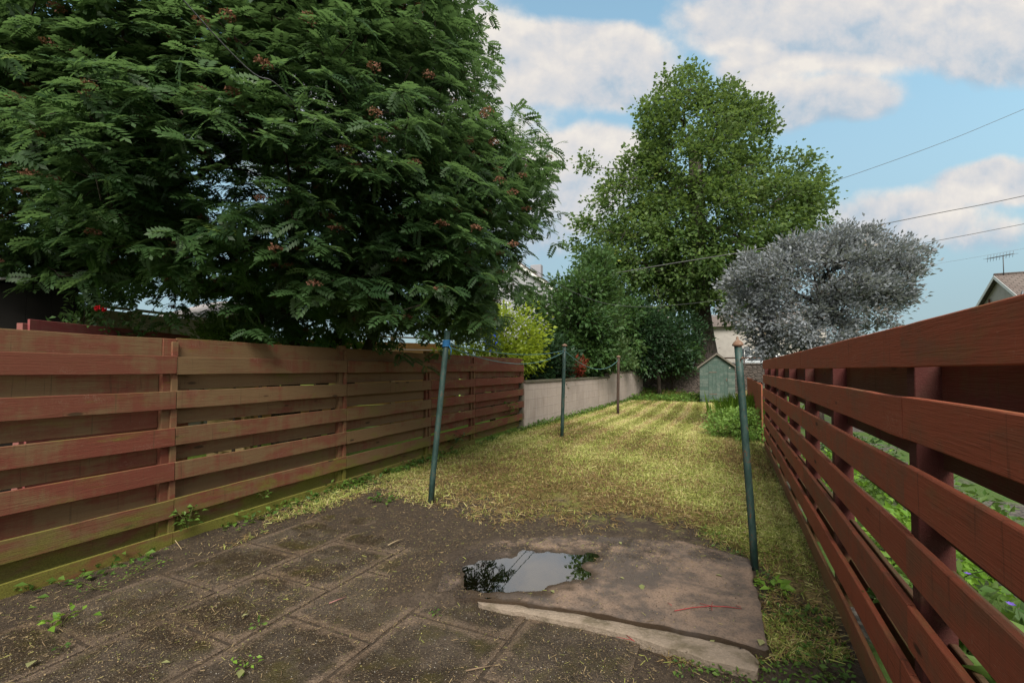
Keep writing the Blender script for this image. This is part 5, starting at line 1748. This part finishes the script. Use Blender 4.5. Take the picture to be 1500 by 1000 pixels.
def gable_house(name, label, loc, rz, Wd, Ln, EV_, RG_, wallm, win=(), chimney=True, over=.25, group=None):
    """ridge along +y, gable on y = 0 facing -y; x from -Wd/2 to Wd/2"""
    th = thing(name, label, 'house', loc, rz, group)
    h = Wd / 2
    q = MB()
    vs = [(-h, 0, 0), (h, 0, 0), (h, 0, EV_), (0, 0, RG_), (-h, 0, EV_), (-h, Ln, 0), (h, Ln, 0), (h, Ln, EV_), (0, Ln, RG_), (-h, Ln, EV_)]
    q.add(vs, [(0, 1, 2, 3, 4), (6, 5, 9, 8, 7), (1, 6, 7, 2), (5, 0, 4, 9)])
    q.build('wall', wallm, th)
    q = MB(); sl_ = (RG_ - EV_) / h
    for sx in (-1, 1):
        p0 = Vector((0, 0, RG_ + .03)); p1 = Vector((sx * (h + over), 0, EV_ - over * sl_ + .03))
        vs = []
        for y in (-over, Ln + over):
            for p in (p0, p1):
                for k_ in (0, .10): vs.append((p.x, y, p.z + k_))
        q.add(vs, [(0, 1, 3, 2), (4, 6, 7, 5), (0, 2, 6, 4), (1, 5, 7, 3), (0, 4, 5, 1), (2, 3, 7, 6)])
    rf_ = q.build('roof', TILES, th)
    q = MB(); q.tube([(0, -over, RG_ + .12), (0, Ln + over, RG_ + .12)], .09, 8); q.build('ridge_tiles', TILES, rf_)
    q = MB()
    for sx in (-1, 1):
        p0 = Vector((0, -over - .025, RG_ + .10)); p1 = Vector((sx * (h + over + .01), -over - .025, EV_ - over * sl_ + .10))
        vs = []
        for p in (p0, p1):
            for y in (0, .022):
                for z in (0, -.20): vs.append((p.x, p.y + y, p.z + z))
        q.add(vs, [(0, 1, 3, 2), (4, 6, 7, 5), (0, 2, 6, 4), (1, 5, 7, 3), (0, 4, 5, 1), (2, 3, 7, 6)])
    q.build('barge_board', WHITE, rf_)
    if chimney:
        q = MB(); q.box(-.45, .45, Ln * .5, Ln * .5 + .6, RG_ - .3, RG_ + .9, .02); ch = q.build('chimney', wallm, rf_)
    for (x, z, w_, h_) in win: window(th, x, z, w_, h_)
    return th


# house at right edge: apex measured at depth 25
ap = at(1465, 402, 25.0)
gdir = Vector((.46, .89, 0)).normalized()
rdir = Vector((gdir.y, -gdir.x, 0))            # ridge runs right and a little nearer
rzh = math.atan2(rdir.y, rdir.x) - math.pi / 2   # local +y -> rdir
hz0 = 1.2
h1 = gable_house('house', 'pale rendered house with tiled roof peeping over the red fence at the right edge', (ap.x, ap.y, hz0), rzh, 7.6, 11, ap.z - 2.45 - hz0, ap.z - .13 - hz0, RENDER_W, [(0, 1.0, 1.4, 1.2)], False)
q = MB(); q.tube([(-1.15, -.08, .2), (-1.15, -.08, ap.z - hz0 - 1.2)], .05, 8); q.build('downpipe', BROWNPIPE, h1)
q = MB()
for i in range(9): q.box(-3.4, -1.3, -.03 - .004 * (i % 2), -.004, 2.2 + .16 * i, 2.2 + .16 * i + .155, .004)
q.build('cladding', WHITE, h1)
q = MB()
zt = ap.z - hz0
q.tube([(0.12, .1, zt - .1), (.12, .1, zt + 1.0)], .022, 6)
q.tube([(.9, .2, zt + .92), (-1.1, -.1, zt + 1.12)], .014, 6)
for i in range(9):
    u_ = i / 8; x = .9 + (-2.0) * u_; y = .2 - .3 * u_; z = zt + .92 + .2 * u_
    q.tube([(x, y - .02, z - .16 - .04 * u_), (x, y + .02, z + .16 + .04 * u_)], .008, 5)
    q.tube([(x, y - .2, z), (x, y + .2, z)], .008, 5)
q.build('aerial', GREYC, h1)
q = MB()
Md = Matrix.Translation((2.75, -.30, zt - 1.62)) @ Matrix.Rotation(R(75), 4, 'X') @ Matrix.Rotation(R(-15), 4, 'Y')
q.lathe([(.001, -.09), (.15, -.075), (.28, -.04), (.36, .0), (.37, .0), (.28, -.055), (.001, -.12)], 18, Md)
q.tube([Md @ Vector((0, 0, -.1)), Vector((2.75, -.02, zt - 1.75))], .03, 6)
q.tube([Md @ Vector((0, -.3, -.02)), Md @ Vector((0, -.12, .34))], .014, 6)
q.build('satellite_dish', simple_mat('grey_dish', (.17, .18, .20), .5), h1)

HG = 'pale houses behind the trees'
c_ = at(758, 440, 33)
gable_house('house', 'tall grey white house gable glimpsed between the two big trees', (c_.x, 33, .5), R(-20), 5.2, 9, 6.6, 8.6, RENDER_G, [(1.75, 4.6, .9, 1.2), (-1.2, 4.6, 1.0, 1.2), (0, 1.2, 1.4, 1.2)], True, .25, HG)
c_ = at(885, 470, 44)
gable_house('house', 'long pale house hidden behind the bushes left of the tall tree', (c_.x + 5.5, 42, .9), R(66), 7.5, 12, 4.2, 6.2, RENDER_W, [(-2, 1.0, 1.2, 1.2), (2, 1.0, 1.2, 1.2)], False, .25, HG)
h3p = at(1130, 500, 37)
h3 = thing('house', 'cream house wall with white framed windows behind the rusty capped pole', 'house', (h3p.x + 1.5, 37, .9), R(-25), HG)
gable = h3
q = MB(); q.box(-6, 2.5, 0, 7, -.3, 4.2, 0); q.build('wall', RENDER_W, h3)
q = MB()
q.add([(-6.3, -.4, 4.15), (2.8, -.4, 4.15), (2.8, 3.5, 5.6), (-6.3, 3.5, 5.6), (2.8, 7.4, 4.15), (-6.3, 7.4, 4.15)], [(0, 1, 2, 3), (3, 2, 4, 5), (0, 5, 4, 1), (1, 4, 2), (0, 3, 5)])
q.build('roof', TILES, h3)
for x in (-3.3, -1.9, 1.4): window(h3, x, .55, 1.0, 1.75)
q = MB(); q.box(-.9, -.0, -.05, -.004, 0, 2.1, .01); q.build('door', WHITE, h3)

# parked car behind the stone wall
CARP = simple_mat('silver_car_paint', (.52, .56, .60), .3, .05, 3, metal=.3, spec=.6, bump=0)
cp_ = at(1113, 520, 30.5)
car = thing('parked_car', 'silver grey parked car half hidden behind the stone wall', 'car', (cp_.x, 30.5, .9), R(-20))
q = MB()
prof = [(-2.05, .35), (-2.1, .7), (-1.95, .92), (-1.2, 1.0), (-.55, 1.48), (.75, 1.5), (1.5, 1.02), (2.0, .95), (2.1, .6), (2.05, .35)]
n = len(prof); vs = []
for k_, (y, ins) in enumerate(((-.82, .06), (-.86, 0), (.86, 0), (.82, .06))):
    for (x, z) in prof:
        tin = .16 * max(0, (z - .95) / .55)
        vs.append((x * (1 - ins * .4), y * (1 - tin), z - ins * .3 if z > .6 else z))
fs = [tuple(range(n))[::-1], tuple(range(3 * n, 4 * n))]
for k_ in range(3):
    for i in range(n):
        a, b = k_ * n + i, k_ * n + (i + 1) % n
        fs.append((a, b, b + n, a + n))
q.add(vs, fs); q.build('body', CARP, car)
q = MB()
for sy in (-1, 1):
    q.add([(-.95, sy * .80, 1.04), (1.25, sy * .80, 1.04), (.68, sy * .735, 1.42), (-.5, sy * .735, 1.42)], [(0, 1, 2, 3)] if sy < 0 else [(3, 2, 1, 0)])
q.build('window', GLASS, car)
for x in (-1.3, 1.3):
    for sy in (-1, 1):
        q = MB(); q.lathe([(.14, -.1), (.30, -.1), (.325, -.07), (.325, .07), (.30, .1), (.14, .1)], 18, Matrix.Translation((x, sy * .80, .325)) @ Matrix.Rotation(R(90), 4, 'X')); wh = q.build('wheel', BLACKW, car)
# handrail behind the wall
hr = at(1090, 524, 27.0)
th = thing('handrail', 'brown wooden handrail above the stone wall beside the shed roof', 'railing', (hr.x, 27.0, .9), R(-25))
q = MB(); q.box(-1.6, 1.6, -.03, .03, hr.z - .9 - .04, hr.z - .9 + .04, .006); q.build('rail', BROWNPIPE, th)
for x in (-1.4, 0, 1.4):
    q = MB(); q.box(x - .035, x + .035, -.031 + .004, .026, -.1, hr.z - .9 - .042, .004); q.build('post', BROWNPIPE, th)
